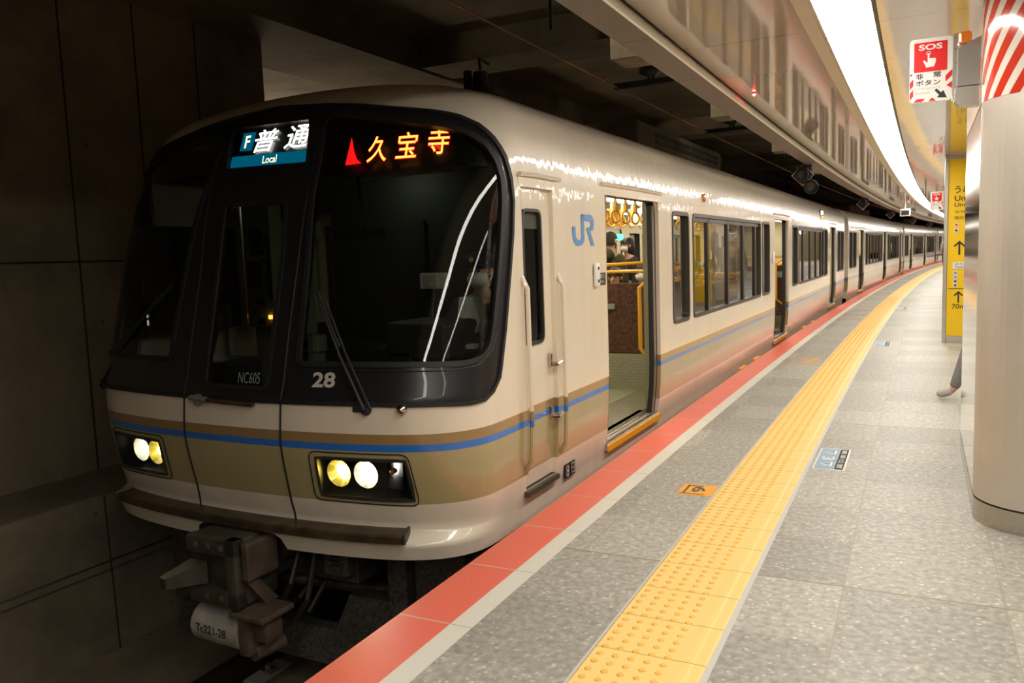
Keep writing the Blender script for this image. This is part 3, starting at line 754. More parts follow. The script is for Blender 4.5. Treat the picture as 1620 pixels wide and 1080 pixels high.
def make_side_parts(car, sign, v_start, v_end, doors, wins, cab=False, open_doors=True, vis=True):
    holes = [(a, b, ZD0, ZD1) for a, b in doors] + [(a, b, ZW0, ZW1) for a, b in wins]
    if cab: holes.append((4.36, 4.80, .05, 1.87))
    zs = sorted(set(CSZ[:9] + [ZD0, ZD1, ZW0, ZW1] + ([.05, 1.87] if cab else []))); zs = [z for z in zs if z <= 1.931]
    vs = sorted(set([v_start, v_end] + [x for h in holes for x in h[:2]] + [v_start + i * .5 for i in range(1, int((v_end - v_start) / .5))]))
    grid_side('body_side', sign, vs, zs, holes, 'paint', car)
    li = [h for h in holes if h[1] > v_start + .75]
    vs2 = [v for v in vs if v > (5.1 if cab else v_start + .02)]
    if cab: vs2 = [5.1] + vs2
    grid_side('interior_lining', sign, vs2, [z for z in zs if z >= 0.] + [2.08], li, 'lining', car, -.085)
    for a, b in wins:
        w = MB(); side_ring(w, a + FW, b - FW, ZW0 + FW, ZW1 - FW, FW + .012, .05, sign)
        big = (b - a) > 1.5
        divs = []
        if big: divs = [a + (b - a) * t for t in (.19, .455, .70)]
        u0, u1 = side_u(1.3, sign, -.05), side_u(1.3, sign, -.01)
        for dv in divs: w.box((min(u0, u1), dv - .036, ZW0 + FW), (max(u0, u1), dv + .036, ZW1 - FW))
        if big: w.box((min(u0, u1), b - .34, ZW0 + FW), (max(u0, u1), b - .26, ZW1 - FW)); w.box((min(u0, u1), a, ZW1 - .07), (max(u0, u1), b, ZW1 - .02))
        wo = w.build('window', 'frame', car, True)
        edges_ = [a + FW] + divs + ([b - .3] if big else []) + [b - FW]
        for p, q in zip(edges_, edges_[1:]):
            uu = side_u(1.3, sign, -.03)
            obj('pane', [(uu, p, ZW0 + FW), (uu, q, ZW0 + FW), (uu, q, ZW1 - FW), (uu, p, ZW1 - FW)], [(0, 1, 2, 3) if sign > 0 else (3, 2, 1, 0)], 'glass', wo)
    for a, b in doors:
        # jamb: cream return then dark seal, with the sliding leaves half hidden in their pockets
        j = MB()
        zz = [ZD0, .1, .2, .3, .4, .48, .7, 1.2, ZD1 - .09, ZD1 - .03, ZD1]
        def vin(z, e): return max(0., (z - (ZD1 - .1)) / .1) ** 2 * .05 * e
        for e, s in ((a, 1), (b, -1)):
            for z0, z1 in zip(zz, zz[1:]):
                for d0, d1, m in ((.004, -.03, 0), (-.03, -.10, 1)):
                    j.add([(side_u(z0, sign, d0), e + vin(z0, s), z0), (side_u(z1, sign, d0), e + vin(z1, s), z1), (side_u(z1, sign, d1), e + vin(z1, s), z1), (side_u(z0, sign, d1), e + vin(z0, s), z0)], [(0, 1, 2, 3)], m)
        for d0, d1, m in ((.004, -.03, 0), (-.03, -.10, 1)):
            j.add([(side_u(ZD1, sign, d0), a, ZD1), (side_u(ZD1, sign, d0), b, ZD1), (side_u(ZD1, sign, d1), b, ZD1), (side_u(ZD1, sign, d1), a, ZD1)], [(0, 1, 2, 3)], m)
        j.build('door_frame', ['paint', 'rubber'], car)
        if open_doors:
            for e, s in ((a, 1), (b, -1)):
                lf = MB(); v0_, v1_ = sorted((e + s * .09, e - s * .56))
                for z0, z1 in zip(zz[:-2], zz[1:-1]):
                    uo0, uo1, ui0, ui1 = side_u(z0, sign, -.035), side_u(z1, sign, -.035), side_u(z0, sign, -.075), side_u(z1, sign, -.075)
                    ev = e + s * .09; bv = e - s * .30
                    lf.add([(uo0, bv, z0), (uo1, bv, z1), (uo1, ev - s * .03, z1), (uo0, ev - s * .03, z0)], [(0, 1, 2, 3)], 0)
                    lf.add([(uo0, ev - s * .03, z0), (uo1, ev - s * .03, z1), (uo1, ev, z1), (uo0, ev, z0), (ui1, ev, z1), (ui0, ev, z0)], [(0, 1, 2, 3), (3, 2, 4, 5)], 1)
                    lf.add([(ui0, bv, z0), (ui1, bv, z1), (ui1, ev, z1), (ui0, ev, z0)], [(3, 2, 1, 0)], 0)
                lf.build('sliding_door', ['alu', 'rubber'], car)
            st = MB(); us = side_u(0, sign, .02); ui = side_u(0, sign, -.20)
            st.box((min(us, ui), a - .02, -.02), (max(us, ui), b + .02, .035), 0)
            st.box((us - .0, a - .02, -.025), (us + .012, b + .02, .022), 1)
            st.box((us - .02, a, .035), (us - .004, b, .041), 2)
            for q in (.06, .10): st.box((us - q - .008, a, .035), (us - q, b, .043), 2)
            st.box((us - .19, a, .035), (us - .145, b, .040), 1)
            st.build('door_sill', ['alu', 'yellow', 'steel'], car)
            g = MB(); zt = 1.965; g.tube([(side_u(zt, sign, .008), a - .08, zt), (side_u(zt, sign, .012), (a + b) / 2, zt + .006), (side_u(zt, sign, .008), b + .08, zt)], .014, 8)
            g.build('rain_gutter', 'paint', car, True)
        else:
            lf = MB(); lf.box((side_u(1, sign, -.05) - .02, a, ZD0), (side_u(1, sign, -.05) + .02, b, 1.0)); lf.box((side_u(1, sign, -.05) - .02, a, 1.7), (side_u(1, sign, -.05) + .02, b, ZD1))
            for q in (a, (a + b) / 2 - .1, b - .2): lf.box((side_u(1, sign, -.05) - .02, q, 1.0), (side_u(1, sign, -.05) + .02, q + .2, 1.7))
            lf.build('closed_door', 'lining', car)
def make_roof(car, v0_, v1_):
    sec = [(side_u(z, 1), z) for z in CSZ[8:]] + [(side_u(z, -1), z) for z in reversed(CSZ[8:])]
    V = []; F = []
    n = 2
    vs = [v0_, v1_]
    for v in vs:
        for u, z in sec: V.append((u, v, z))
    k = len(sec)
    for j in range(k - 1): F.append((j, k + j, k + j + 1, j + 1))
    obj('roof', V, F, 'paint', car, smooth=True)
def make_end(name, car, v, m, z0=-.15):
    sec = [(side_u(z, 1), z) for z in CSZ if z >= z0] + [(side_u(z, -1), z) for z in reversed(CSZ) if z >= z0]
    return obj(name, [(u, v, z) for u, z in sec], [tuple(range(len(sec)))], m, car)
def make_underframe(car, v0_, v1_):
    MB().box((-2.7, v0_, -1.05), (-.25, v1_, -.17)).build('underframe', 'cabdark', car)
def make_interior(car, v0_, v1_):
    mb = MB().box((-2.9, v0_, -.06), (-.16, v1_, .04)); mb.build('train_floor', 'trainfloor', car)
    mb = MB().box((-2.92, v0_, 2.07), (-.08, v1_, 2.12)); mb.build('interior_ceiling', 'lining', car)
    for u in (-.95, -2.0):
        MB().box((u - .07, v0_ + .3, 2.045), (u + .07, v1_ - .3, 2.069)).build('ceiling_lamp', 'carlight', car)
    for v in (v0_, v1_):
        MB().box((-2.9, v - .02, .0), (-.1, v + .02, 2.1)).build('end_partition', 'lining', car)
def make_seat(car, u0, u1, v, face, name='seat'):
    """double seat; face -1 looks toward the cab"""
    s = MB(); s.box((u0, v - .22, .36), (u1, v + .22, .47), 0, .03)
    r = MB(); bk = v - face * .24
    r.box((u0, bk - .05, .42), (u1, bk + .05, 1.05), 0, .03)
    so = s.build(name, 'moquette', car, True); r.build('backrest', 'moquette', so, True)
    MB().box((u0 + .05, v - .15, .04), (u1 - .05, v + .15, .36)).build('pedestal', 'greenish', so)
    MB().tube([(u0 + .05, bk, 1.03), (u0 + .05, bk, 1.12), (u1 - .05, bk, 1.12), (u1 - .05, bk, 1.03)], .014, 8).build('seat_handle', 'yellow', so, True)

# ------------------------------------------------------------------ front car
AL = atan(.045); OX, OY = -1.89 - .045 * 5.5, 0.
_t = Vector((sin(AL), cos(AL), 0)); ORG = Vector((-1.89, 5.5, 0)) - _t * 5.5
def car_point(u, v, z): return ORG + Vector((cos(AL), -sin(AL), 0)) * u + _t * v + Vector((0, 0, z))
car = empty('train_car', ORG, -AL); tag(car, 'leading train car with black front, lit headlights and destination signs', 'train car', 'cars of the train')
FD = [(5.73, 7.03), (12.96, 14.26), (20.47, 21.77)]
FWN = [(7.46, 8.02)] + [(8.18, 11.79)] + [(11.94, 12.49)] + [(14.72, 15.31), (15.45, 19.20), (19.33, 19.94), (22.2, 22.8), (22.95, 23.72)]
VEND = 24.0
make_side_parts(car, 1, 4.33, VEND, FD, FWN, cab=True)
make_side_parts(car, -1, 4.33, VEND, FD, FWN, open_doors=False)
make_roof(car, 5.0, VEND); make_end('end_wall', car, VEND, 'roofpaint'); make_underframe(car, 5.0, VEND)
make_interior(car, 5.16, 23.9)
front, gdoor, sign, lamps = build_nose(car)
# frames on the nose
mb = MB(); nose_ring(mb, MASK, .022, -.01, .014); mb.build('mask_border', 'rubber', car, True)
for poly in (GR, GL): nose_ring(MB(), poly, .03, -.03, .010).build('windshield_seal', 'rubber', car, True)
nose_ring(MB(), GD, .025, -.03, .008).build('door_glass_seal', 'rubber', gdoor, True)
nose_ring(MB(), SG, .02, -.06, .006).build('sign_frame', 'rubber', sign, True)
for path in ([(-.375, .165), (-.35, .3), (-.36, .64), (-.335, .88), (-.34, 1.564), (-.375, 1.99), (-.45, 2.5), (-.45, 2.62)], [(.395, .165), (.392, .35), (.388, .64), (.41, .88), (.41, 1.6), (.405, 2.05), (.36, 2.56), (.36, 2.65)]):
    nose_tube(MB(), path, .007, .0).build('door_seam', 'rubber', gdoor, True)
nose_tube(MB(), [(.52, 1.045), (1.0, 1.047), (1.4, 1.038), (1.55, 1.05), (1.66, 1.12), (1.69, 1.25)], .004, .001).build('panel_seam', 'rubber', car, True)
# service sign (left) : 普通 / Local, line letter F
def nquad(pts, d): return [nose_off(a, b, d) for a, b in pts]
mb = MB()
for i in range(12):
    x0, x1 = -.32 + .65 * i / 12, -.32 + .65 * (i + 1) / 12; f0, f1 = 2.239 - .013 * i / 12, 2.239 - .013 * (i + 1) / 12
    mb.add(nquad([(x0, f0), (x1, f1), (x1, f1 + .088), (x0, f0 + .088)], -.025), [(0, 1, 2, 3)]); mb.add(nquad([(-.27, 2.36), (-.165, 2.355), (-.175, 2.485), (-.285, 2.49)], -.024), [(0, 1, 2, 3)])
mb.build('blue_field', 'disp_blue', sign)
nose_text('lettering', '普', -.155, 2.335, .185, .155, -.020, 'disp_white', sign, .002, .12)
nose_text('lettering', '通', .105, 2.335, .185, .155, -.020, 'disp_white', sign, .002, .12)
nose_text('lettering', 'F', -.25, 2.375, .05, .085, -.022, 'disp_cream', sign, .02, -.18)
nose_text('lettering', 'Local', -.05, 2.258, .12, .048, -.022, 'disp_cream', sign, .008, -.18)
nose_tube(MB(), [(-.34, 2.24), (-.395, 2.5)], .004, -.01).build('sign_edge', 'disp_cream', sign)
# LED destination sign inside the right windshield
led = obj('led_display', nquad([(.44, 2.155), (1.40, 2.175), (1.30, 2.36), (1.18, 2.40), (.45, 2.49)], -.035), [(0, 1, 2, 3, 4)], 'disp_black', car)
v = nquad(dens(scale_poly(GR, -.02), .03), -.038)
def led_fill():
    rows = 7; mbx = MB()
    ps = []
    for i in range(25):
        a = .45 + (1.50 - .45) * i / 24
        top = [b for (x, b) in dens(GR, .02) if abs(x - a) < .03 and b > 2.1]
        ps.append((a, (max(top) if top else 2.2) - .02))
    for (a0, t0), (a1, t1) in zip(ps, ps[1:]):
        mbx.add(nquad([(a0, 2.15), (a1, 2.15), (a1, max(t1, 2.16)), (a0, max(t0, 2.16))], -.04), [(0, 1, 2, 3)])
    mbx.build('display_backing', 'disp_black', led)
led_fill()
for ch, a0, b0, w, h in (('久', .73, 2.205, .125, .155), ('宝', .915, 2.215, .125, .155), ('寺', 1.105, 2.225, .125, .158)):
    nose_text('led_character', ch, a0 - .004, b0 - .004, w + .008, h + .008, -.0335, 'led_halo', led, .028)  # bolder red copy behind each character imitates its glow
    nose_text('led_character', ch, a0, b0, w, h, -.032, 'led', led, .004)
obj('led_red_field', nquad([(.592, 2.20), (.70, 2.203), (.66, 2.235), (.635, 2.28), (.60, 2.37)], -.032), [(0, 1, 2, 3, 4)], 'led_red', led)
# numbers
nose_text('car_number', '28', .605, .955, .145, .082, .003, 'greyprint', car, .03)
nose_text('unit_number', 'NC605', .075, .962, .165, .062, .002, 'dimprint', gdoor, .0)
# headlights
for h, poly, po in lamps:
    sg = 1 if poly[0][0] + poly[1][0] > 0 else -1
    nose_ring(MB(), po, -.005, -.004, .005).build('bezel_line', 'rubber', h, True)
    fr = MB(); p = dens(poly, .05); n = len(p); k = 0
    for i in range(n): fr.v += [tuple(nose_off(*p[i], .006)), tuple(nose_off(*p[i], -.11)), tuple(nose_off(*scale_poly(p, .018)[i], .008)), tuple(nose_off(*scale_poly(p, .018)[i], -.005))]
    for i in range(n):
        j = (i + 1) % n
        for a, b in ((0, 1), (0, 2), (2, 3)): fr.f.append((i * 4 + a, i * 4 + b, j * 4 + b, j * 4 + a)); fr.m.append(0)
    k = len(fr.v); fr.v += [tuple(nose_off(*q, -.108)) for q in p]; fr.f.append(tuple(k + i for i in range(n))); fr.m.append(0)
    fr.build('lamp_housing', 'lampdark', h)
    ac = sg * .84
    for a, b, r, m in ((.735, .462, .078, 'lamp_warm'), (.905, .462, .078, 'lamp_white')):
        c = nose_off(sg * a, b, -.085); nn = nose_n(sg * a, b) * .35 + Vector((0, -1, 0)) * .65
        mm = MB().lathe(c, nn, [(0, .0), (0, .03), (.02, .055), (.055, r)], 24, caps=False); mm.build('reflector_bowl', 'reflector', h, True)
        MB().lathe(c + nn * .012, nn, [(0, .002), (0, .036), (.012, .03), (.022, .0)], 20).build('bulb', m, h, True)
    rr = MB(); c = nose_off(sg * 1.06, .45, -.09); nn = nose_n(sg * 1.06, .45)
    rr.box(c - Vector((.05, .01, .08)), c + Vector((.05, .01, .08))); rr.build('tail_lamp', 'mask', h)
    MB().lathe(nose_off(sg * 1.04, .47, -.075), nn, [(0, .016), (.01, .012), (.014, 0)], 12).build('marker_bulb', 'amber', h, True)
# step ledge and wipers, handles, caps
st = MB(); n = 44; k = 0
for i in range(n + 1):
    a = -1.13 + 2.26 * i / n; q = nose(a, b_of_z(.0)); f_ = nose(a, b_of_z(-.03)); nn = nose_n(a, b_of_z(.1)); nn.z = 0; nn.normalize()
    st.v += [tuple(q + Vector((0, .03, .012))), tuple(q + nn * .105 + Vector((0, 0, .004))), tuple(q + nn * .112 + Vector((0, 0, -.008))), tuple(q + nn * .112 + Vector((0, 0, -.045))), tuple(q + Vector((0, .03, -.05)))]
for i in range(n):
    for a in range(4): st.f.append((i * 5 + a, i * 5 + a + 1, i * 5 + 6 + a, i * 5 + 5 + a)); st.m.append(0)
st.f += [(0, 4, 3, 2, 1), tuple(n * 5 + x for x in (0, 1, 2, 3, 4))]; st.m += [0, 0]
M['step'] = mat('worn_step', (.075, .05, .024), .42, .3, var=(9, .5)); so = st.build('step_ledge', 'step', car)
for sg in (-1, 1):
    q = nose(sg * 1.13, b_of_z(0)); nn = nose_n(sg * 1.13, b_of_z(.1)); nn.z = 0; nn.normalize()
    MB().tube([q + Vector((0, 0, .012)), q + nn * .11 + Vector((0, 0, .0)), q + nn * .112 + Vector((0, 0, -.045))], .010, 8).build('ledge_cap', 'frame', so, True)
def wiper(a0, b0, a1, b1, sg):
    w = MB(); p0, p1 = nose_off(a0, b0, .03), nose_off(a1, b1, .035)
    w.lathe(nose_off(a0, b0, 0), nose_n(a0, b0), [(0, .03), (.02, .028), (.035, .018)], 12)
    wo = w.build('wiper', 'rubber', car, True)
    c = nose_off(a0 - sg * .03, b0 + .01, .0); MB().box(c - Vector((.05, .02, .025)), c + Vector((.05, .03, .025)), 0, .01).build('wiper_motor_cover', 'frame', wo)
    MB().tube([p0, p0 + (p1 - p0) * .5 + nose_n(a0, b0) * .02, p1], [.012, .009, .007], 8).build('wiper_arm', 'rubber', wo, True)
    q0, q1 = nose_off(a0 + sg * .035, b0 + .01, .03), nose_off(a1 + sg * .03, b1 + .02, .035)
    MB().tube([q0, q0 + (q1 - q0) * .5 + nose_n(a0, b0) * .02, q1], .007, 6).build('wiper_link', 'rubber', wo, True)
    e0, e1 = (a1 + (a0 - a1) * .42, b1 - (b1 - b0) * .42), (a1 - (a0 - a1) * .12, b1 + (b1 - b0) * .12)
    bl = MB(); nose_tube(bl, [e0, e1], .010, .015); bl.build('wiper_blade', 'rubber', wo, True)
wiper(.955, .845, .62, 1.40, 1)
wiper(-1.40, .855, -.66, 1.45, 1)
c = nose_off(1.154, .849, 0); nn = nose_n(1.154, .849)
MB().lathe(c, nn, [(0, .03), (.012, .03), (.03, .022), (.042, .008), (.044, 0)], 14).build('marker_cap', 'steel', car, True)
hd = MB(); nose_tube(hd, [(-.12, .862), (.05, .857), (.235, .853)], .014, .03); hd.build('door_handle', 'step', gdoor, True)
h2 = MB(); nose_tube(h2, [(-.25, .87), (-.12, .862)], .018, .03); c = nose_off(-.20, .858, .01); h2.lathe(c, nose_n(-.2, .858), [(0, .035), (.02, .035), (.03, .02)], 12); h2.build('door_latch', 'duct', gdoor, True)
MB().add([nose_off(-.04, .118, .003), nose_off(.12, .118, .003), nose_off(.12, .135, .003), nose_off(-.04, .135, .003)], [(0, 1, 2, 3)]).build('maker_plate', 'dimprint', car)
# whistle cover on the roof
w = MB(); w.lathe((-.62, 5.05, 2.56), (0, 0, 1), [(0, .13), (.04, .12), (.05, .06), (.16, .05), (.17, .0)], 14)
w.tube([(-.62, 5.05, 2.74), (-.60, 5.0, 2.80), (-.58, 5.1, 2.78)], .012, 6); w.cyl((-.72, 5.05, 2.60), (-.72, 5.05, 2.74), .03); w.build('antenna_horn', 'cabdark', car, True)
r = MB(); r.box((-1.9, 5.4, 2.60), (-.85, 8.2, 2.70), 0, .04); r.build('roof_duct', 'roofpaint', car)
r = MB(); r.box((-2.1, 8.4, 2.58), (-.62, 12.2, 2.86), 0, .06); ac = r.build('air_conditioner', 'roofpaint', car, True)
for z in (2.66, 2.73):
    for q in range(4): MB().box((-.625, 9.0 + q * .76, z), (-.612, 9.68 + q * .76, z + .045)).build('vent_grille', 'cabdark', ac)
# cab door, handrails, latches
cd = MB(); zz = [.05, .15, .3, .48, .7, .93]
u_ = lambda z, d: side_u(z, 1, d)
vs_ = [4.36, 4.40, 4.42, 4.66, 4.69, 4.80]; zz2 = [.05, .15, .3, .45, .48, .55, .7, .93, 1.2, 1.5, 1.74, 1.80, 1.87]
M_ = []
for i in range(len(vs_) - 1):
    for j in range(len(zz2) - 1):
        c = ((vs_[i] + vs_[i + 1]) / 2, (zz2[j] + zz2[j + 1]) / 2)
        if 4.41 < c[0] < 4.66 and .93 < c[1] < 1.74: continue
        cd.add([(u_(zz2[j], -.028), vs_[i], zz2[j]), (u_(zz2[j], -.028), vs_[i + 1], zz2[j]), (u_(zz2[j + 1], -.028), vs_[i + 1], zz2[j + 1]), (u_(zz2[j + 1], -.028), vs_[i], zz2[j + 1])], [(0, 1, 2, 3)])
cdo = cd.build('cab_door', 'paint', car)
jb = MB()
for z0, z1 in zip(zz2, zz2[1:]):
    for e in (4.36, 4.80):
        jb.add([(u_(z0, .002), e, z0), (u_(z1, .002), e, z1), (u_(z1, -.03), e, z1), (u_(z0, -.03), e, z0)], [(0, 1, 2, 3)])
jb.add([(u_(1.87, .002), 4.36, 1.87), (u_(1.87, .002), 4.80, 1.87), (u_(1.87, -.03), 4.80, 1.87), (u_(1.87, -.03), 4.36, 1.87)], [(0, 1, 2, 3)]); jb.build('door_jamb', 'paint', car)
w = MB(); side_ring(w, 4.425, 4.655, .94, 1.73, .018, .045, 1, -.06, -.018); wo = w.build('cab_door_window', 'frame', cdo, True)
obj('pane', [(u_(1.2, -.04), 4.42, .93), (u_(1.2, -.04), 4.66, .93), (u_(1.2, -.04), 4.66, 1.74), (u_(1.2, -.04), 4.42, 1.74)], [(0, 1, 2, 3)], 'windshield', cdo)
MB().box((-.06, 4.425, 1.63), (-.045, 4.655, 1.735)).build('window_blind', 'greyprint', cdo)
for v_, zt, zb in ((4.335, 1.345, .17), (4.845, 1.345, .17)):
    hr = MB(); pts = []
    for i in range(17):
        z = zb + (zt - zb) * i / 16; pts.append((u_(z, .036 if 0 < i < 16 else .0), v_, z))
    hr.tube(pts, .015, 8); hr.build('handrail', 'paint', car, True)
g = MB(); g.tube([(u_(1.94, .012), 4.33, 1.94), (u_(1.945, .014), 4.6, 1.945), (u_(1.94, .012), 4.90, 1.94)], .013, 8); g.build('rain_gutter', 'paint', car, True)
for z in (.775, .44):
    l = MB(); l.box((-.03, 4.72, z - .02), (-.005, 4.75, z + .07), 0, .004); l.tube([(-.004, 4.735, z), (.03, 4.74, z), (.034, 4.80, z + .01)], [.016, .014, .010], 8); l.build('door_latch', 'steel', cdo, True)
MB().box((u_(0, -.02), 4.34, .015), (u_(0, .035), 4.80, .045)).build('cab_door_sill', 'darkmetal', car)
# the operator logo in blue: a J hook joined to an R
def logo():
    mb = MB(); A, B, z0, z1 = 5.11, 5.50, 1.52, 1.735
    sx, sz = (B - A), (z1 - z0)
    def q(poly): 
        tri = tessellate_polygon([[Vector((x, y, 0)) for x, y in poly]])
        mb.add([(.0035, A + x * sx, z0 + y * sz) for x, y in poly], [tuple(t) for t in tri])
    arc = lambda cx, cy, rx, ry, a0, a1, n=10: [(cx + rx * cos(radians(a0 + (a1 - a0) * i / n)), cy + ry * sin(radians(a0 + (a1 - a0) * i / n))) for i in range(n + 1)]
    q([(0, .60), (.13, .60), (.13, .36)] + arc(.265, .33, .13, .15, 180, 360) + [(.395, 1.0), (.53, 1.0), (.53, .3)] + arc(.27, .3, .27, .30, 360, 180))
    q([(.40, 1.0), (.85, 1.0)] + arc(.82, .72, .18, .28, 90, -60) + [(.80, .50), (1.0, 0), (.85, 0), (.62, .58), (.80, .60)] + arc(.80, .70, .06, .08, -80, 90) + [(.53, .80), (.40, .80)])
    mb.build('operator_logo', 'bluelogo', car)
logo()
# door button with plate
b_ = MB(); b_.box((.0, 5.50, 1.235), (.006, 5.70, 1.325), 0, .002); po_ = b_.build('button_plate', 'frame', car)
MB().box((.004, 5.455, 1.23), (.03, 5.535, 1.40), 0, .012).build('door_button', 'signwhite', po_, True)
k_ = MB()
for z in (1.27, 1.36): k_.lathe((.03, 5.495, z), (1, 0, 0), [(0, .013), (.004, .011), (.005, 0)], 10)
k_.build('button_dot', 'blackprint', po_)
lettering('lettering', '開く', (.0075, 5.57, 1.285), (0, 1, 0), (0, 0, 1), 'white', po_, w=.10, h=.03); lettering('lettering', 'Open', (.0075, 5.57, 1.248), (0, 1, 0), (0, 0, 1), 'white', po_, w=.085, h=.025)
for v_ in (12.74, 20.25, 13.0 - .05):
    if v_ == 12.95: continue
    MB().box((.004, v_ - .04, 1.23), (.03, v_ + .04, 1.40), 0, .012).build('door_button', 'signwhite', car, True)
pl = MB(); pl.box((u_(.03, .0), 4.93, -.03), (u_(.03, .012), 5.01, .065), 0); pl.box((u_(.03, .0), 5.02, -.03), (u_(.03, .012), 5.10, .065), 0); plo = pl.build('inspection_plate', 'blackprint', car)
lettering('lettering', '8', (u_(.03, .014), 4.945, -.02), (0, 1, 0), (0, 0, 1), 'greyprint', plo, w=.05, h=.075); lettering('lettering', '日', (u_(.03, .014), 5.035, -.02), (0, 1, 0), (0, 0, 1), 'greyprint', plo, w=.05, h=.075)
nb = MB(); add_text(nb, '(28)', (u_(.05, .004), 18.3, .03), (0, 1, 0), (0, 0, 1), 0, .55, .085); nb.build('side_number', 'blackprint', car)
MB().lathe((0, 8.62, 2.0), (1, 0, .1), [(0, .045), (.02, .04), (.03, .0)], 14).build('side_lamp', 'amber', car, True)
dp = MB(); dp.box((-.02, 18.6, 2.02), (.004, 19.3, 2.22)); dpo = dp.build('side_display', 'disp_black', car)
lettering('lettering', '普通', (.006, 18.65, 2.12), (0, 1, 0), (0, 0, 1), 'disp_white', dpo, w=.4, h=.085); lettering('lettering', '久宝寺', (.006, 18.65, 2.03), (0, 1, 0), (0, 0, 1), 'led', dpo, w=.6, h=.07)

# ---- coupler, cushion box, underframe bits at the front (children of the car)
cp = MB(); cx = -1.475
cp.box((cx - .20, 3.22, -.46), (cx + .18, 3.30, -.36), 0, .01); cp.box((cx - .20, 3.22, -.16), (cx + .18, 3.30, -.06), 0, .01); cp.box((cx + .10, 3.22, -.46), (cx + .18, 3.30, -.06), 0, .01); cp.box((cx - .20, 3.28, -.46), (cx + .18, 3.55, -.06), 0, .02)
cp.box((cx - .10, 3.5, -.40), (cx + .14, 4.6, -.12), 0, .03); cp.tube([(cx + .02, 3.45, -.06), (cx + .05, 4.4, -.02)], .05, 12)
co = cp.build('coupler', 'darkmetal', car, True)
kn = MB(); kn.add([(cx - .19, 3.24, -.21), (cx - .06, 3.24, -.21), (cx - .06, 3.24, -.34), (cx - .19, 3.24, -.34), (cx - .23, 3.05, -.26), (cx - .17, 3.04, -.26), (cx - .17, 3.04, -.32), (cx - .23, 3.05, -.32)],
                  [(0, 1, 5, 4), (3, 7, 6, 2), (0, 4, 7, 3), (1, 2, 6, 5), (4, 5, 6, 7), (0, 3, 2, 1)]); kn.build('guide_horn', 'darkmetal', co)
bo = MB()
for du, z in ((-.12, -.11), (-.02, -.11), (.08, -.11), (-.06, -.41), (.06, -.41)): bo.lathe((cx + du, 3.225, z), (0, -1, 0), [(0, .022), (.012, .022), (.016, .015), (.016, 0)], 10)
bo.build('bolt_head', 'rustmetal', co, True)
yk = MB(); yk.box((cx + .19, 3.26, -.30), (cx + .24, 3.5, -.08), 0, .01); yk.add([(cx + .18, 3.25, -.28), (cx + .22, 3.25, -.28), (cx + .22, 3.4, -.48), (cx + .18, 3.4, -.48), (cx + .18, 3.33, -.28), (cx + .22, 3.33, -.28), (cx + .22, 3.5, -.48), (cx + .18, 3.5, -.48)], [(0, 1, 2, 3), (4, 7, 6, 5), (0, 4, 5, 1), (1, 5, 6, 2), (2, 6, 7, 3), (3, 7, 4, 0)])
yk.box((cx + .10, 3.22, -.515), (cx + .36, 3.48, -.48), 0, .01); yk.build('bracket', 'rustmetal', co)
ec = MB(); ec.lathe((cx - .22, 3.34, -.62), (1, 0, -.03), [(0, 0.0), (0, .115), (.36, .115), (.36, 0)], 28); eo = ec.build('coupler_box', 'silverbox', car, True); tag(eo, 'silver rounded box marked Tc221-28')
tv, tf = text_geo('Tc221-28', 1.0, .012); tv = fit(tv, .24, .05)
obj('lettering', [(cx - .175 + p[0], 3.34 - .119 * cos(.10 + (p[1] - .03) / .115), -.62 + .1175 * sin(.10 + (p[1] - .03) / .115) - .03 * (p[0] + .05)) for p in tv], tf, 'blackprint', eo)
fx = MB(); fx.box((cx + .14, 3.24, -.74), (cx + .22, 3.46, -.52), 0, .015); fx.box((cx + .22, 3.28, -.66), (cx + .32, 3.42, -.50), 0, .015); fx.lathe((cx + .19, 3.3, -.74), (.2, .9, 0), [(0, .05), (.2, .045)], 12); fx.build('clamp_end', 'rustmetal', eo, True)
MB().tube([(cx - .1, 3.33, -.34), (cx - .15, 3.33, -.52)], .008, 6).build('hanger_rod', 'alu', eo)
for du, dz in ((.30, 0), (.42, -.08), (-.36, .02)):
    MB().tube([(cx + du, 3.62, -.20), (cx + du + .02, 3.50, -.38 + dz), (cx + du * .8, 3.50, -.52 + dz), (cx + du * .6, 3.70, -.58 + dz), (cx + du * .7, 3.95, -.40)], .018, 8).build('air_hose', 'rubber', car, True)
ub = MB()
ub.box((-2.95, 4.15, -1.0), (-2.25, 4.25, -.16)); ub.build('side_plate', 'rustmetal', car)
ub = MB(); ub.box((-2.85, 4.1, -.46), (-2.45, 4.16, -.18), 0, .01); ub.build('cover_plate', 'darkmetal', car)
ub = MB(); ub.tube([(-1.35, 3.6, -.22), (-1.15, 4.3, -.26)], .085, 14); ub.tube([(-1.6, 3.9, -.55), (-1.2, 4.15, -.66), (-.6, 4.2, -.62)], .04, 10); ub.build('air_pipe', 'darkmetal', car, True)
ub = MB(); ub.box((-1.40, 3.75, -.44), (-.86, 3.95, -.33), 0, .01); ub.box((-1.1, 3.75, -.36), (-.86, 4.0, -.30), 0, .01); ub.build('cross_bar', 'darkmetal', car)
ub = MB(); ub.box((-1.06, 3.68, -.38), (-.88, 3.9, -.17), 0, .012); hb = ub.build('horn_box', 'speckmetal', car)
vb = MB()
for i in range(5): vb.tube([(-1.0, 3.676, -.20 - i * .028), (-.93, 3.676, -.20 - i * .028)], .006, 6)
vb.build('vent_louver', 'cabdark', hb)
ub = MB(); ub.box((-.80, 3.95, -1.02), (-.66, 4.5, -.16), 0, .01); ub.build('support_post', 'speckmetal', car)
ub = MB(); ub.box((-.63, 4.0, -1.02), (-.27, 4.45, -.16), 0, .008); po2 = ub.build('equipment_cover', 'speckmetal', car); MB().lathe((-.33, 4.0, -.42), (0, -1, 0), [(0, .025), (.015, .02), (.02, 0)], 10).build('cover_bolt', 'darkmetal', po2, True)
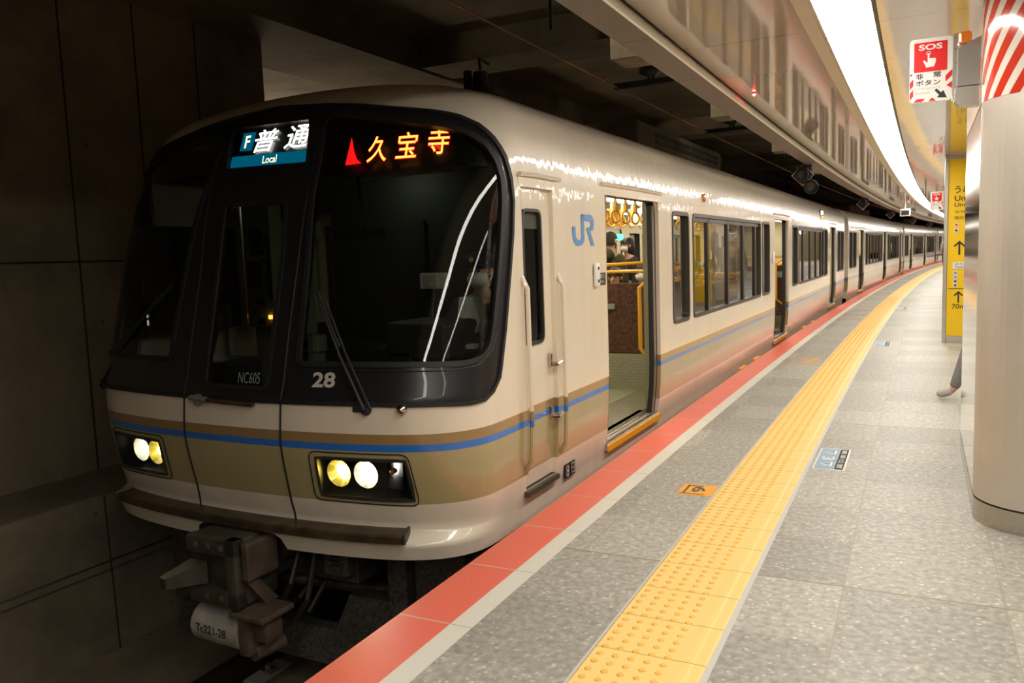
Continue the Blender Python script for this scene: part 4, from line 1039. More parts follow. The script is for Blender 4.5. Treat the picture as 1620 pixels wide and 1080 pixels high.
ub = MB(); ub.tube([(-.24, 4.2, -1.0), (-.24, 4.2, -.17)], .16, 16); ub.build('air_tank', 'darkmetal', car, True)
ub = MB(); ub.add([(-2.6, 3.85, -1.06), (-.65, 3.85, -1.06), (-.65, 3.95, -.62), (-1.1, 3.95, -.62), (-1.2, 3.92, -.86), (-2.6, 3.92, -.9), (-2.6, 4.0, -1.06), (-.65, 4.0, -1.06), (-.65, 4.05, -.62), (-1.1, 4.05, -.62), (-1.2, 4.02, -.86), (-2.6, 4.02, -.9)],
                  [(0, 1, 2, 3, 4, 5), (11, 10, 9, 8, 7, 6), (0, 6, 7, 1), (1, 7, 8, 2), (2, 8, 9, 3), (3, 9, 10, 4), (4, 10, 11, 5), (5, 11, 6, 0)]); ub.build('track_guard', 'speckmetal', car)
bg = MB()
for v_ in (6.2, 8.3):
    for u in (-.90, -2.05): bg.lathe((u - .06, v_, -.76), (1, 0, 0), [(0, .0), (0, .41), (.03, .44), (.03, .41), (.12, .41), (.12, 0)], 28)
bg.box((-2.6, 5.8, -.9), (-.35, 8.7, -.6)); bg.build('bogie', 'cabdark', car)

# ---- cab interior
MB().box((-2.86, 4.0, -.02), (-.10, 5.12, .04)).build('cab_floor', 'cabdark', car)
bk = MB(); bk.box((-2.86, 5.06, .04), (-2.20, 5.12, .98));  bk.box((-2.86, 5.06, .98), (-2.78, 5.12, 1.82)); bk.box((-2.30, 5.06, .98), (-2.20, 5.12, 1.82)); bk.build('cab_bulkhead', 'greenish', car); MB().box((-2.86, 5.06, 1.82), (-2.20, 5.12, 2.1)).build('bulkhead_header', 'cabdark', car)
obj('bulkhead_glass', [(-2.78, 5.09, .98), (-2.30, 5.09, .98), (-2.30, 5.09, 1.82), (-2.78, 5.09, 1.82)], [(0, 1, 2, 3)], 'windshield', car)
bk = MB(); bk.box((-2.0, 5.06, .04), (-.10, 5.12, 2.1)); bk.box((-2.2, 5.06, .04), (-2.0, 5.12, 1.0)); bk.box((-2.2, 5.06, 1.85), (-2.0, 5.12, 2.1)); bk.build('cab_bulkhead', 'cabdark', car)
for p in ((-1.14, 0), (-2.02, 0)): MB().box((p[0] - .015, 5.03, .9), (p[0] + .015, 5.06, 1.75)).build('window_post', 'frame', car)
MB().box((-1.6, 4.5, 2.02), (-.35, 4.62, 2.06)).build('cab_ceiling_bar', 'greybox', car)
MB().box((-2.86, 4.3, 2.09), (-.10, 5.1, 2.12)).build('cab_ceiling', 'cabdark', car)
ds = MB(); ds.box((-1.25, 3.80, .04), (-.42, 4.15, .98), 0, .03); ds.box((-.62, 3.8, .9), (-.2, 4.2, 1.12), 0, .03); ds.build('driving_desk', 'cabdark', car)
ds = MB(); ds.box((-2.6, 3.86, .04), (-1.95, 4.2, .85), 0, .03); ds.build('assistant_desk', 'cabdark', car)
tb = MB(); tb.box((-.60, 4.16, 1.29), (-.42, 4.20, 1.385), 0, .006); to = tb.build('tablet', 'greybox', car); MB().box((-.555, 4.15, 1.305), (-.47, 4.16, 1.37)).build('keypad', 'silverbox', to); MB().tube([(-.51, 4.18, 1.29), (-.51, 4.14, 1.1)], .01, 6).build('stalk', 'cabdark', to)
MB().add([(-.30, 4.05, .99), (-.21, 4.05, .97), (-.19, 4.16, 1.10), (-.24, 4.16, 1.24), (-.31, 4.13, 1.24), (-.30, 4.15, .99), (-.21, 4.15, .97), (-.19, 4.26, 1.10), (-.24, 4.26, 1.24), (-.31, 4.23, 1.24)], [(0, 1, 2, 3, 4), (9, 8, 7, 6, 5), (0, 5, 6, 1), (1, 6, 7, 2), (2, 7, 8, 3), (3, 8, 9, 4), (4, 9, 5, 0)]).build('radio_handset_box', 'greybox', car)
MB().box((-.34, 4.0, .955), (-.15, 4.06, .98)).build('desk_plate', 'greybox', car)
b2 = MB(); b2.box((-1.17, 3.72, .95), (-1.03, 3.80, 1.05), 0, .006); b2.box((-1.13, 3.74, .88), (-1.05, 3.80, .96)); bo2 = b2.build('camera_box', 'greybox', car); MB().box((-1.16, 3.712, .965), (-1.11, 3.722, 1.03)).build('dark_lens', 'blackprint', bo2)
cb = MB(); cb.box((-2.74, 4.86, .98), (-2.44, 5.0, 1.95), 0, .01); cbo = cb.build('equipment_cabinet', 'greenish', car)
pn = MB()
for a, b, z0, z1 in ((-2.66, -2.52, 1.55, 1.75), (-2.68, -2.56, 1.3, 1.5), (-2.62, -2.54, 1.16, 1.22), (-2.62, -2.54, 1.0, 1.05), (-2.49, -2.45, 1.2, 1.7)): pn.box((a, 4.85, z0), (b, 4.865, z1))
pn.build('control_panel', 'cabdark', cbo); MB().box((-2.50, 4.845, 1.045), (-2.47, 4.865, 1.075)).build('indicator', 'led', cbo)
kb = MB()
for u, z in ((-2.49, 1.5), (-2.49, 1.38), (-2.63, 1.1)): kb.lathe((u, 4.86, z), (0, -1, 0), [(0, .02), (.03, .015), (.03, 0)], 10)
kb.build('knob', 'blackprint', cbo)
MB().tube([(-2.72, 4.84, 1.0), (-2.72, 4.84, 1.95)], .012, 8).build('cabinet_rail', 'alu', cbo)
mo = MB(); mo.box((-2.98 + .35, 4.3, 1.02), (-2.80 + .42, 4.36, 1.20), 0, .006); moo = mo.build('monitor', 'blackprint', car); MB().box((-2.60, 4.294, 1.10), (-2.52, 4.30, 1.13)).build('screen', 'disp_white', moo); MB().box((-2.60, 4.294, 1.04), (-2.54, 4.30, 1.08)).build('screen', 'disp_white', moo); MB().tube([(-2.5, 4.33, 1.02), (-2.48, 4.25, .85)], .012, 6).build('stand', 'cabdark', moo)
cm = MB(); cm.box((-1.28, 4.3, 1.62), (-1.08, 4.5, 1.68)); cm.tube([(-1.2, 4.4, 1.68), (-1.2, 4.4, 2.02)], .015, 6); cm.build('fan_bracket', 'cabdark', car)

MB().box((-2.92, 4.05, .98), (-2.90, 4.95, 1.78)).build('cab_side_reflector', 'cab_gloss', car)  # glossy dark panel added inside the wall to mirror the platform lights
MB().lathe((-1.3, 4.75, 2.09), (0, 0, -1), [(0, .07), (.03, .07), (.04, .05), (.04, 0)], 16).build('cab_fill_lamp', 'cab_fill', car, True)  # added fill lamp that brightens the dark cab, not a known fixture
# ---- saloon of the front car near the first door
pt_ = MB(); pt_.box((-.95, 8.03, .42), (-.11, 8.10, 1.15), 0, .012); pp = pt_.build('seat_partition', 'moquette', car)
MB().box((-.95, 8.0, .885), (-.78, 8.032, .94)).build('notice_plate', 'greenish', pp)
hp = MB(); hp.box((-.95, 8.0, .04), (-.11, 8.08, .42)); hpo = hp.build('heater_panel', 'greenish', car)
sl = MB()
for i in range(30):
    for j in range(9): sl.box((-.94 + i * .028 + (.014 if j % 2 else 0), 7.996, .10 + j * .032), (-.94 + i * .028 + .010 + (.014 if j % 2 else 0), 7.999, .10 + j * .032 + .02))
sl.build('perforation', 'alu', hpo)
MB().tube([(-.93, 8.06, 1.15), (-.93, 8.06, 1.27), (-.12, 8.06, 1.27), (-.12, 8.06, 1.15)], .018, 10).build('grab_bar', 'yellow', car, True)
MB().tube([(-.93, 8.05, 1.34), (-.3, 8.35, 1.36), (-.12, 8.4, 1.3), (-.12, 8.4, 1.1)], .018, 10).build('grab_bar', 'yellow', car, True)
MB().tube([(-.14, 7.22, 1.24), (-.17, 7.22, 1.20), (-.24, 7.20, 1.14), (-.24, 7.20, .58), (-.20, 7.22, .52), (-.12, 7.24, .50)], .019, 10).build('grab_bar', 'yellow', car, True)
MB().box((-.16, 7.075, .04), (-.11, 7.10, 1.9)).build('door_post', 'greenish', car)
MB().tube([(-1.78, 9.3, .04), (-1.78, 9.3, 2.07)], .018, 10).build('pole', 'yellow', car, True)
MB().box((-1.2, 5.3, .0405), (-.55, 23.5, .043)).build('aisle_strip', 'greenish', car)
for v_, f in ((8.95, -1), (9.85, -1), (10.75, -1), (11.65, -1), (15.3, -1), (16.2, -1), (17.1, -1), (18.0, -1), (18.9, -1)): make_seat(car, -.95, -.11, v_, f)
for v_, f in ((8.95, -1), (9.85, -1), (10.75, -1), (11.65, -1), (15.3, -1), (16.2, -1), (17.1, -1)): make_seat(car, -2.84, -2.0, v_, f)
MB().tube([(-.62, 7.0, 2.03), (-.62, 9.4, 2.03)], .014, 8).build('strap_rail', 'alu', car, True); MB().tube([(-1.05, 7.4, 2.03), (-1.05, 13.0, 2.03)], .014, 8).build('strap_rail', 'alu', car, True)
ring_me = None; strap0 = None
def strap(u, v):
    global strap0
    if strap0 is None:
        s = MB(); s.box((-.012, -.012, -.14), (.012, .012, .0), 0, .003); s0 = s.build('hanging_strap', 'strapband', car)
        h = MB(); h.box((-.02, -.02, -.16), (.02, .02, -.07), 0, .006); h.build('strap_cover', 'strapring', s0, True)
        r = MB(); r.tube([(.055 * cos(2 * pi * i / 20) * .5, .055 * sin(2 * pi * i / 20) * .86, -.215 + .06 * cos(2 * pi * i / 20)) if False else (.05 * sin(2 * pi * i / 20) * .45, .055 * sin(2 * pi * i / 20), -.215 + .058 * cos(2 * pi * i / 20)) for i in range(20)], .010, 8, closed=True); r.build('strap_ring', 'strapring', s0, True)
        strap0 = s0; c = s0
    else: c = copy_tree(strap0, car)
    c.location = (u, v, 2.03)
for v_ in (7.35, 7.65, 7.95, 8.25, 8.55, 8.85, 9.15): strap(-.62, v_)
for v_ in (8.0, 8.35, 8.7, 9.05, 9.4, 9.75, 10.4, 10.9, 11.4, 11.9, 12.4): strap(-1.05, v_)
ad = MB()
for i in range(5): ad.box((-2.0 + i * .3, 9.4, 1.78), (-1.75 + i * .3, 9.405, 1.98), i % 3)
ad.build('hanging_poster', ['signwhite', 'bluemark', 'orangemark'], car)
MB().box((-2.42, 12.4, 1.66), (-2.24, 12.42, 1.76)).build('exit_sign', 'greenexit', car)
# openable green sticker by door 2
MB().box((-.90, 14.42, .95), (-.12, 14.44, 1.05)).build('seat_notice', 'bluemark', car)
bs_ = MB(); bs_.box((-.95, 14.44, .3), (-.11, 14.5, 1.15)); bs_.build('seat_partition', 'moquette', car); MB().tube([(-.14, 14.42, 1.24), (-.22, 14.40, 1.18), (-.22, 14.40, .58), (-.12, 14.42, .50)], .02, 10).build('grab_bar', 'yellow', car, True)
MB().tube([(-.93, 14.46, 1.15), (-.93, 14.46, 1.3), (-.12, 14.46, 1.3), (-.12, 14.46, 1.15)], .018, 10).build('grab_bar', 'yellow', car, True)
# jump plates at the end
MB().box((-2.0, 24.0, -.1), (-.95, 24.2, 2.1)).build('gangway_bellows', 'rubber', car)

# ------------------------------------------------------------------ following cars
def chord(s0, s1, off=-.18):
    a, b = P(off, s0), P(off, s1); d = (b - a).normalized(); return a, math.atan2(-d.x, d.y)
a, rz = chord(24.6, 44.3)
car2 = empty('train_car', a, rz); tag(car2, 'second train car, coupled to the leading car', 'train car', 'cars of the train')
MD = [(2.40, 3.70), (9.95, 11.25), (17.6, 18.9)]
MW = [(.25, .85), (1.0, 1.75)] + windows_between(3.70, 9.95) + windows_between(11.25, 17.6) + [(19.1, 19.5)]
make_side_parts(car2, 1, 0, 19.7, MD, MW); make_side_parts(car2, -1, 0, 19.7, MD, MW, open_doors=False)
make_roof(car2, 0, 19.7); make_end('end_wall', car2, 0, 'paint'); make_end('end_wall', car2, 19.7, 'roofpaint'); make_underframe(car2, .1, 19.6); make_interior(car2, .12, 19.58)
for v_ in (5.0, 5.9, 6.8, 7.7, 12.5, 13.4, 14.3, 15.2): make_seat(car2, -.95, -.11, v_, -1)
MB().box((-2.1, 6, 2.58), (-.7, 12, 2.84), 0, .06).build('air_conditioner', 'roofpaint', car2)
MB().box((-2.0, -.2, -.1), (-.95, .0, 2.1)).build('gangway_bellows', 'rubber', car2)
for k, lab in enumerate(('third train car, where the platform begins to bend', 'fourth train car, far along the bend')):
    c = copy_tree(car2); a, rz = chord(44.9 + 20.2 * k, 64.6 + 20.2 * k); c.location = a; c.rotation_euler = (0, 0, rz); tag(c, lab, 'train car', 'cars of the train')

# ------------------------------------------------------------------ columns
def capsule(r, L, n=20, near_only=False):
    pts = [(r * cos(a), -L / 2 + r * sin(a)) for a in [pi + pi * i / n for i in range(n + 1)]] + [(r * cos(a), L / 2 + r * sin(a)) for a in [pi * i / n for i in range(n + 1)]]
    return pts
def ring_wall(mb, pts, z0, z1, m_of=None, m=0):
    n = len(pts)
    for i in range(n):
        a, b = pts[i], pts[(i + 1) % n]
        mb.add([(a[0], a[1], z0), (b[0], b[1], z0), (b[0], b[1], z1), (a[0], a[1], z1)], [(0, 1, 2, 3)], m_of(a, b) if m_of else m)
def make_column(loc, rz, L, label):
    t = empty('column', loc, rz); tag(t, label, 'column', kind='structure'); t['kind'] = 'structure'
    pts = capsule(.305, L, 28)
    mb = MB(); is_flat = lambda a, b: 1 if abs(a[0]) > .304 and abs(b[0]) > .304 and abs(a[1] - b[1]) > .3 else 0
    ring_wall(mb, pts, .125, 2.15, is_flat); mb.build('cladding', ['brushed', 'mirror'], t, True, 30)
    mb = MB(); q = [(x * 1.005, y * 1.001) for x, y in pts]
    V = []; F = []; UV = []; s = 0.; n = len(q)
    for i in range(n + 1):
        x, y = q[i % n]
        if i: s += hypot(x - q[i - 1][0], y - q[i - 1][1])
        V += [(x, y, 2.15), (x, y, H)]; UV += [(s, 2.15), (s, H)]
    for i in range(n): F.append((2 * i, 2 * i + 2, 2 * i + 3, 2 * i + 1))
    obj('striped_band', V, F, 'stripes', t, smooth=True, uvs=UV)
    mb = MB(); ring_wall(mb, [(x * 1.0, y) for x, y in pts], 0, .115); mb.build('base_ring', 'steel', t, True, 30)
    mb = MB(); ring_wall(mb, [(x * .985, y * .998) for x, y in pts], .11, .13); mb.build('shadow_gap', 'rubber', t)
    return t
colA = make_column((.76, 5.60, 0), -.035, 1.55, 'rounded metal column with red and white striped top, nearest on the right')
cols = []
for s, lab in ((14.6, 'second metal column, behind the first yellow board'), (22.5, 'third metal column along the platform'), (30.5, 'fourth metal column along the platform'), (38.5, 'fifth metal column along the platform')):
    c = copy_tree(colA); c.location = P(2.78, s); c.rotation_euler = (0, 0, -atan(.0215 + .00188 * s)); tag(c, lab, 'column', kind='structure'); cols.append(c)

# ------------------------------------------------------------------ SOS signs
def make_sos(loc, label, rz=0.):
    t = empty('emergency_sign', loc, rz); tag(t, label, 'sign', 'emergency button signs')
    X, Z = Vector((1, 0, 0)), Vector((0, 0, 1))
    pl = rrect(0, .20, 0, .325, .02); mb = MB(); n = len(pl)
    mb.add([(x, -.004, z) for x, z in pl] + [(x, .004, z) for x, z in pl], [tuple(range(n)), tuple(range(2 * n - 1, n - 1, -1))] + [(i, n + i, n + (i + 1) % n, (i + 1) % n) for i in range(n)])
    p = mb.build('plate', 'signwhite', t)
    y = -.0055
    rd = MB(); rd.add([(.020, y, .155), (.175, y, .155), (.175, y, .305), (.020, y, .305)], [(0, 1, 2, 3)])
    def para(x0, z0, x1, z1, x2, z2, x3, z3): rd.add([(x0, y, z0), (x1, y, z1), (x2, y, z2), (x3, y, z3)], [(0, 1, 2, 3)])
    for z in (.03, .085): para(.002, z - .015, .018, z + .005, .018, z + .040, .002, z + .02)
    para(.002, .135, .015, .148, .015, .150, .002, .150); para(.020, .003, .060, .003, .075, .018, .035, .018); para(.09, .003, .125, .003, .112, .018, .105, .018)
    para(.168, .095, .198, .125, .198, .155, .168, .125); para(.173, .075, .198, .060, .198, .095, .185, .085); rd.build('red_field', 'red', p)
    w = MB(); add_text(w, 'SOS', (.042, y - .001, .265), X, Z, 0, .11, .03, .03)
    ring = []
    for i in range(16):
        a0, a1 = 2 * pi * i / 16, 2 * pi * (i + 1) / 16
        w.add([(.088 + r * cos(a), y - .001, .248 + r * sin(a)) for r, a in ((.008, a0), (.0105, a0), (.0105, a1), (.008, a1))], [(0, 1, 2, 3)])
    hand = [(.084, .248), (.092, .248), (.092, .222), (.122, .220), (.122, .200), (.114, .178), (.078, .176), (.062, .212), (.068, .214), (.084, .200)]
    tri = tessellate_polygon([[Vector((x, z, 0)) for x, z in hand]]); w.add([(x, y - .001, z) for x, z in hand], [tuple(q) for q in tri]); w.build('pictogram', 'signwhite', p)
    b = MB(); add_text(b, '非', (.030, y, .118), X, Z, 0, .034, .030, .012); add_text(b, '常', (.112, y, .122), X, Z, 0, .036, .030, .012); add_text(b, 'ボタン', (.030, y, .085), X, Z, 0, .115, .028, .012)
    ar = [(.118, .056), (.128, .064), (.148, .043), (.160, .052), (.176, .014), (.130, .019), (.140, .030)]; tri = tessellate_polygon([[Vector((x, z, 0)) for x, z in ar]]); b.add([(x, y, z) for x, z in ar], [tuple(q) for q in tri])
    b.build('lettering', 'blackprint', p); g = MB(); add_text(g, 'Emergency', (.027, y, .060), X, Z, 0, .118, .020); add_text(g, 'Button', (.027, y, .041), X, Z, 0, .07, .016); g.build('lettering', 'greyprint', p)
    br = MB(); br.box((.200, -.012, -.005), (.222, .012, .33)); bo = br.build('bracket', 'alu', t)
    sc = MB()
    for z in (.02, .06, .16, .18, .25, .31): sc.lathe((.211, -.012, z), (0, -1, 0), [(0, .004), (.003, .003), (.003, 0)], 8)
    sc.build('screw', 'steel', bo)
    hs = MB(); hs.add([(.222, -.03, .06), (.325, -.03, .06), (.325, -.03, .30), (.222, -.03, .25), (.222, .05, .06), (.325, .05, .06), (.325, .05, .30), (.222, .05, .25)], [(0, 1, 2, 3), (7, 6, 5, 4), (0, 4, 5, 1), (1, 5, 6, 2), (2, 6, 7, 3), (3, 7, 4, 0)]); hs.build('housing', 'duct', t)
    b2 = MB(); b2.add([(.215, -.03, .055), (.325, -.03, .055), (.325, -.03, -.045), (.23, -.03, -.04), (.21, -.03, -.01), (.215, .05, .055), (.325, .05, .055), (.325, .05, -.045), (.23, .05, -.04), (.21, .05, -.01)], [(4, 3, 2, 1, 0), (5, 6, 7, 8, 9), (0, 1, 6, 5), (1, 2, 7, 6), (2, 3, 8, 7), (3, 4, 9, 8), (4, 0, 5, 9)]); b2.build('buzzer_box', 'alu', t)
    la = MB(); la.box((.224, -.025, .27), (.285, .04, .335), 0, .012); la.build('lamp', 'amber', t)
    return t
sos = make_sos((.098, 4.90, 2.195), 'red and white SOS emergency button sign on the striped column')
s2 = copy_tree(sos); s2.location = (.70, 16.5, 2.02); tag(s2, 'small distant SOS emergency button sign beside the yellow board', 'sign', 'emergency button signs'); MB().tube([(.27, .01, .30), (.27, .01, H - 2.02 - .002)], .02, 8).build('hanger', 'alu', s2)

# ------------------------------------------------------------------ yellow boards
def make_board(loc, rz, label):
    t = empty('guide_board', loc, rz); tag(t, label, 'sign board', 'yellow guide boards on the columns')
    W = .90; mb = MB(); mb.box((.0, -.06, 0), (.05, .06, H - .003), 0, .006); mb.box((W - .05, -.06, 0), (W, .06, H - .003), 0, .006); mb.box((.05, -.05, 0), (W - .05, .06, .10)); mb.box((.05, -.05, H - .05), (W - .05, .06, H - .004)); mb.build('frame', 'alu', t)
    p = MB().box((.05, -.045, .10), (W - .05, .045, H - .05)).build('yellow_panel', 'signyellow', t)
    X, Z = Vector((1, 0, 0)), Vector((0, 0, 1)); y = -.047; b = MB()
    add_text(b, 'うめきた', (.13, y, 2.13), X, Z, 0, .42, .10, .01); add_text(b, 'Umekita', (.13, y, 2.02), X, Z, 0, .40, .075, .008); add_text(b, 'Underground', (.13, y, 1.92), X, Z, 0, .52, .075, .008)
    for z, s in ((1.36, .20), (.66, .17)):
        pts = [(0, .5), (.36, .14), (.28, .06), (.06, .28), (.06, -.5), (-.06, -.5), (-.06, .28), (-.28, .06), (-.36, .14)]
        tri = tessellate_polygon([[Vector((q[0], q[1], 0)) for q in pts]]); b.add([(.20 + q[0] * s, y, z + q[1] * s) for q in pts], [tuple(q) for q in tri])
    add_text(b, '70m', (.12, y, .49), X, Z, 0, .17, .07, .008); b.box((.07, y, .775), (W - .08, y + .001, .783)); b.build('lettering', 'blackprint', p)
    g = MB(); add_text(g, '우메키타', (.13, y, 1.84), X, Z, 0, .3, .05); add_text(g, '梅北地下口', (.13, y, 1.76), X, Z, 0, .3, .05)
    g.build('lettering', 'step', p)
    ic = MB(); k = 0
    for z, m in ((1.66, 0), (1.58, 1), (.98, 2), (.92, 2), (.86, 3), (.80, 1)):
        ic.box((.13, y - .001, z), (.185, y, z + .05), 4); ic.box((.142, y - .003, z + .012), (.173, y - .001, z + .04), m)
    ic.box((.12, y - .001, 1.06), (.42, y, 1.16), 4)
    ic.build('icon', ['red', 'blackprint', 'bluelogo', 'darkcloth', 'signwhite'], p)
    g2 = MB(); add_text(g2, 'のりば', (.15, y - .003, 1.115), X, Z, 0, .16, .03); add_text(g2, 'Tracks', (.15, y - .003, 1.075), X, Z, 0, .12, .025); g2.build('lettering', 'blackprint', p)
    return t
bd = make_board((.735, 13.24, 0), -.04, 'first tall yellow guide board, half hidden by the near column')
for k, (s, lab) in enumerate(((21.2, 'second yellow guide board, hidden behind the first'),)):
    c = copy_tree(bd); c.location = P(2.66, s); c.rotation_euler = (0, 0, -atan(.0215 + .00188 * s)); tag(c, lab, 'sign board', 'yellow guide boards on the columns')

# ------------------------------------------------------------------ things hanging at the ceiling edge
def make_signal(label, s, with_round):
    t = empty('departure_signal', P(.46, s, 2.555), -atan(.0215 + .00188 * s)); tag(t, label, 'signal lamp', 'signal lamps under the ceiling edge')
    mb = MB(); mb.tube([(0, 0, 0), (0, 0, -.08)], .02, 8); mb.box((-.09, -.05, -.04), (.12, .05, -.005)); mb.build('mount', 'cabdark', t)
    z0 = -.13; r = .15
    p = MB(); p.add([(r * cos(a), -.02, z0 + r * sin(a)) for a in (0, pi / 2, pi, 3 * pi / 2)] + [(r * cos(a), .0, z0 + r * sin(a)) for a in (0, pi / 2, pi, 3 * pi / 2)], [(3, 2, 1, 0), (4, 5, 6, 7), (0, 1, 5, 4), (1, 2, 6, 5), (2, 3, 7, 6), (3, 0, 4, 7)])
    bp_ = p.build('diamond_plate', 'cabdark', t)
    for m, ph in (('red', 0), ('signwhite', 1)):
        q = MB()
        for e in range(4):
            a0, a1 = e * pi / 2, (e + 1) * pi / 2; A = Vector((r * cos(a0), -.023, z0 + r * sin(a0))); B = Vector((r * cos(a1), -.023, z0 + r * sin(a1))); I = Vector((0, 0, z0)) ; 
            for i in range(ph, 12, 2):
                s0, s1 = A.lerp(B, i / 12), A.lerp(B, (i + 1) / 12); c_ = Vector((0, -.023, z0)); q.add([s0, s1, s1.lerp(c_, .09), s0.lerp(c_, .09)], [(0, 1, 2, 3)])
        q.build('edge_stripe', m, bp_)
    l = MB(); l.lathe((0, -.02, z0), (0, -1, 0), [(0, .085), (.09, .09), (.10, .075), (.06, .06), (.05, 0)], 24); l.build('lamp_hood', 'rubber', t, True)
    if with_round:
        c = Vector((.11, -.08, -.27)); MB().tube([(.1, 0, -.02), (.1, -.02, -.2)], .012, 8).build('arm', 'cabdark', t)
        l = MB(); l.lathe(c + Vector((0, .08, 0)), (.1, -1, -.25), [(0, .05), (.02, .085), (.14, .095), (.15, .085), (.10, .07), (.09, 0)], 24); l.build('round_lamp', 'rubber', t, True)
        MB().lathe(c + Vector((.0, -.01, -.02)), (.1, -1, -.25), [(0, .06), (.008, .04), (.01, 0)], 20).build('lens', 'step', t, True)
for s, lab, rnd in ((11.9, 'nearest diamond framed signal lamp with a round lamp below', True), (21.6, 'second diamond framed signal lamp from the front', False), (30.6, 'third diamond framed signal lamp, just before the hanging monitor', False), (41.3, 'fourth diamond framed signal lamp, just beyond the hanging monitor', False), (51.5, 'farthest diamond framed signal lamp', False)):
    make_signal(lab, s, rnd)
t = empty('hanging_monitor', (.458, 26, H)); tag(t, 'small white monitor hanging from the ceiling over the platform', 'monitor')
MB().tube([(0, 0, -.003), (0, 0, -.24)], .018, 8).build('hanger', 'signwhite', t, True); MB().box((-.14, -.12, -.45), (.14, .12, -.24), 0, .02).build('case', 'signwhite', t, True); MB().box((-.10, -.125, -.42), (.10, -.12, -.29)).build('screen', 'rubber', t)
for loc, lab in (((-.951, 6.661, H), 'small red warning lamp on the ceiling near the train roof'), (tuple(P(1.2, 27.0, H)), 'distant small red warning lamp on the ceiling')):
    t = empty('warning_lamp', loc); tag(t, lab, 'warning lamp', 'red lamps on the ceiling')
    MB().lathe((0, 0, -.001), (0, 0, -1), [(0, .018), (.006, .018), (.006, 0)], 14).build('base', 'red', t, True); MB().lathe((0, 0, -.007), (0, 0, -1), [(0, .013), (.012, .011), (.018, .0)], 14).build('bulb', 'redlamp', t, True)
# overhead line: insulators, brackets, wires
def wire(off, z, label, r=.008, s1=45):
    mb = MB().tube([P(off, YA + i * 3, z) for i in range(int((s1 - YA) / 3))], r, 6); o = mb.build('overhead_wire', 'wire'); tag(o, label, 'wire', 'wires above the track')
wire(-.62, 3.0, 'orange brown overhead wire above the train roof'); wire(.30, 2.75, 'orange brown cable along the ceiling edge')
o = strip('trim_10', closed([(.40, 2.72), (.46, 2.72), (.46, 2.78), (.40, 2.78)]), YA, 60, 'rubber'); tag(o, 'dark cable tray above the ceiling edge', 'cable tray', kind='structure')
for k, (s, lab) in enumerate(((7.5, 'nearest overhead insulator above the train roof'), (11.0, 'second overhead insulator above the train roof'), (15.2, 'third overhead insulator above the train roof'), (20.0, 'fourth overhead insulator above the train roof'))):
    t = empty('line_insulator', P(-.30, s, 0), -atan(.0215 + .00188 * s)); tag(t, lab, 'insulator', 'insulators above the track')
    i_ = MB(); i_.lathe((0, 0, 3.36), (0, 0, -1), [(0, .05), (.05, .05), (.08, .11), (.12, .11), (.15, .05), (.19, .05), (.22, .11), (.26, .11), (.29, .04), (.34, .03), (.36, 0)], 16); i_.build('insulator_body', 'insulator', t, True)
    MB().box((-.35, -.03, 2.99), (.55, .03, 3.04)).build('arm', 'insulator', t)
    mb = MB().box((-.05, -.05, 3.36), (.05, .05, 4.02)); mb.build('post', 'insulator', t)
    g = MB(); g.box((.02, -1.25, 3.05), (.55, -1.20, 3.62)); 
    pn_ = MB(); pn_.box((-.05, -.95, 3.04), (.62, -.55, 4.02)); o = pn_.build('hanging_block', 'concrete_bay'); o.location = t.location; o.rotation_euler = t.rotation_euler; tag(o, 'rough concrete hanger block beside the %s insulator' % lab.split()[0], 'concrete block', 'hanger blocks above the track')
    ll = bpy.data.lights.new('block_fill_light', 'SPOT'); ll.energy = 22; ll.color = (1, .85, .62); ll.spot_size = radians(70); ll.shadow_soft_size = .05  # unseen spot added to brighten the hanger block
    lo = bpy.data.objects.new('block_fill_light', ll); C.objects.link(lo); lo.location = P(.2, s - 2.2, 3.4); d = P(-.1, s - .7, 3.4) - lo.location; lo.rotation_euler = d.to_track_quat('-Z', 'Y').to_euler()
t = empty('cable_hanger', P(-.2, 5.0, 3.0)); tag(t, 'thin vertical drop rod above the train roof', 'rod'); MB().tube([(0, 0, 1.0), (0, 0, -.1)], .012, 6).build('rod', 'insulator', t)
o = MB().box((-2.9, 3.2, 3.90), (-1.7, 3.5, 4.02)).build('cable_duct', 'duct'); tag(o, 'flat grey duct under the track ceiling', 'duct')

# ------------------------------------------------------------------ people
def skin_mesh(name, pts, edges, rad, m, parent, root=0, sub=1):
    me = bpy.data.meshes.new(name); me.from_pydata([tuple(p) for p in pts], edges, []); o = bpy.data.objects.new(name, me); C.objects.link(o)
    md = o.modifiers.new('skin', 'SKIN'); md.use_smooth_shade = True
    for i, sv in enumerate(me.skin_vertices[0].data):
        r = rad[i]; sv.radius = r if isinstance(r, tuple) else (r, r); sv.use_root = (i == root)
    o.modifiers.new('sub', 'SUBSURF').levels = sub; o.modifiers['sub'].render_levels = sub
    dg = bpy.context.evaluated_depsgraph_get(); m2 = bpy.data.meshes.new_from_object(o.evaluated_get(dg)); bpy.data.objects.remove(o); bpy.data.meshes.remove(me)
    m2.name = name; m2.materials.clear(); m2.materials.append(M[m]); m2.polygons.foreach_set('use_smooth', [True] * len(m2.polygons))
    return link(name, m2, parent)
def ellipsoid(mb, c, r, nu=16, nv=10, v0_=0., v1_=pi, u0=0., u1=2 * pi):
    k = len(mb.v)
    for j in range(nv + 1):
        a = v0_ + (v1_ - v0_) * j / nv
        for i in range(nu + 1):
            b = u0 + (u1 - u0) * i / nu; mb.v.append((c[0] + r[0] * sin(a) * cos(b), c[1] + r[1] * sin(a) * sin(b), c[2] + r[2] * cos(a)))
    for j in range(nv):
        for i in range(nu):
            a = k + j * (nu + 1) + i; mb.f.append((a, a + 1, a + nu + 2, a + nu + 1)); mb.m.append(0)
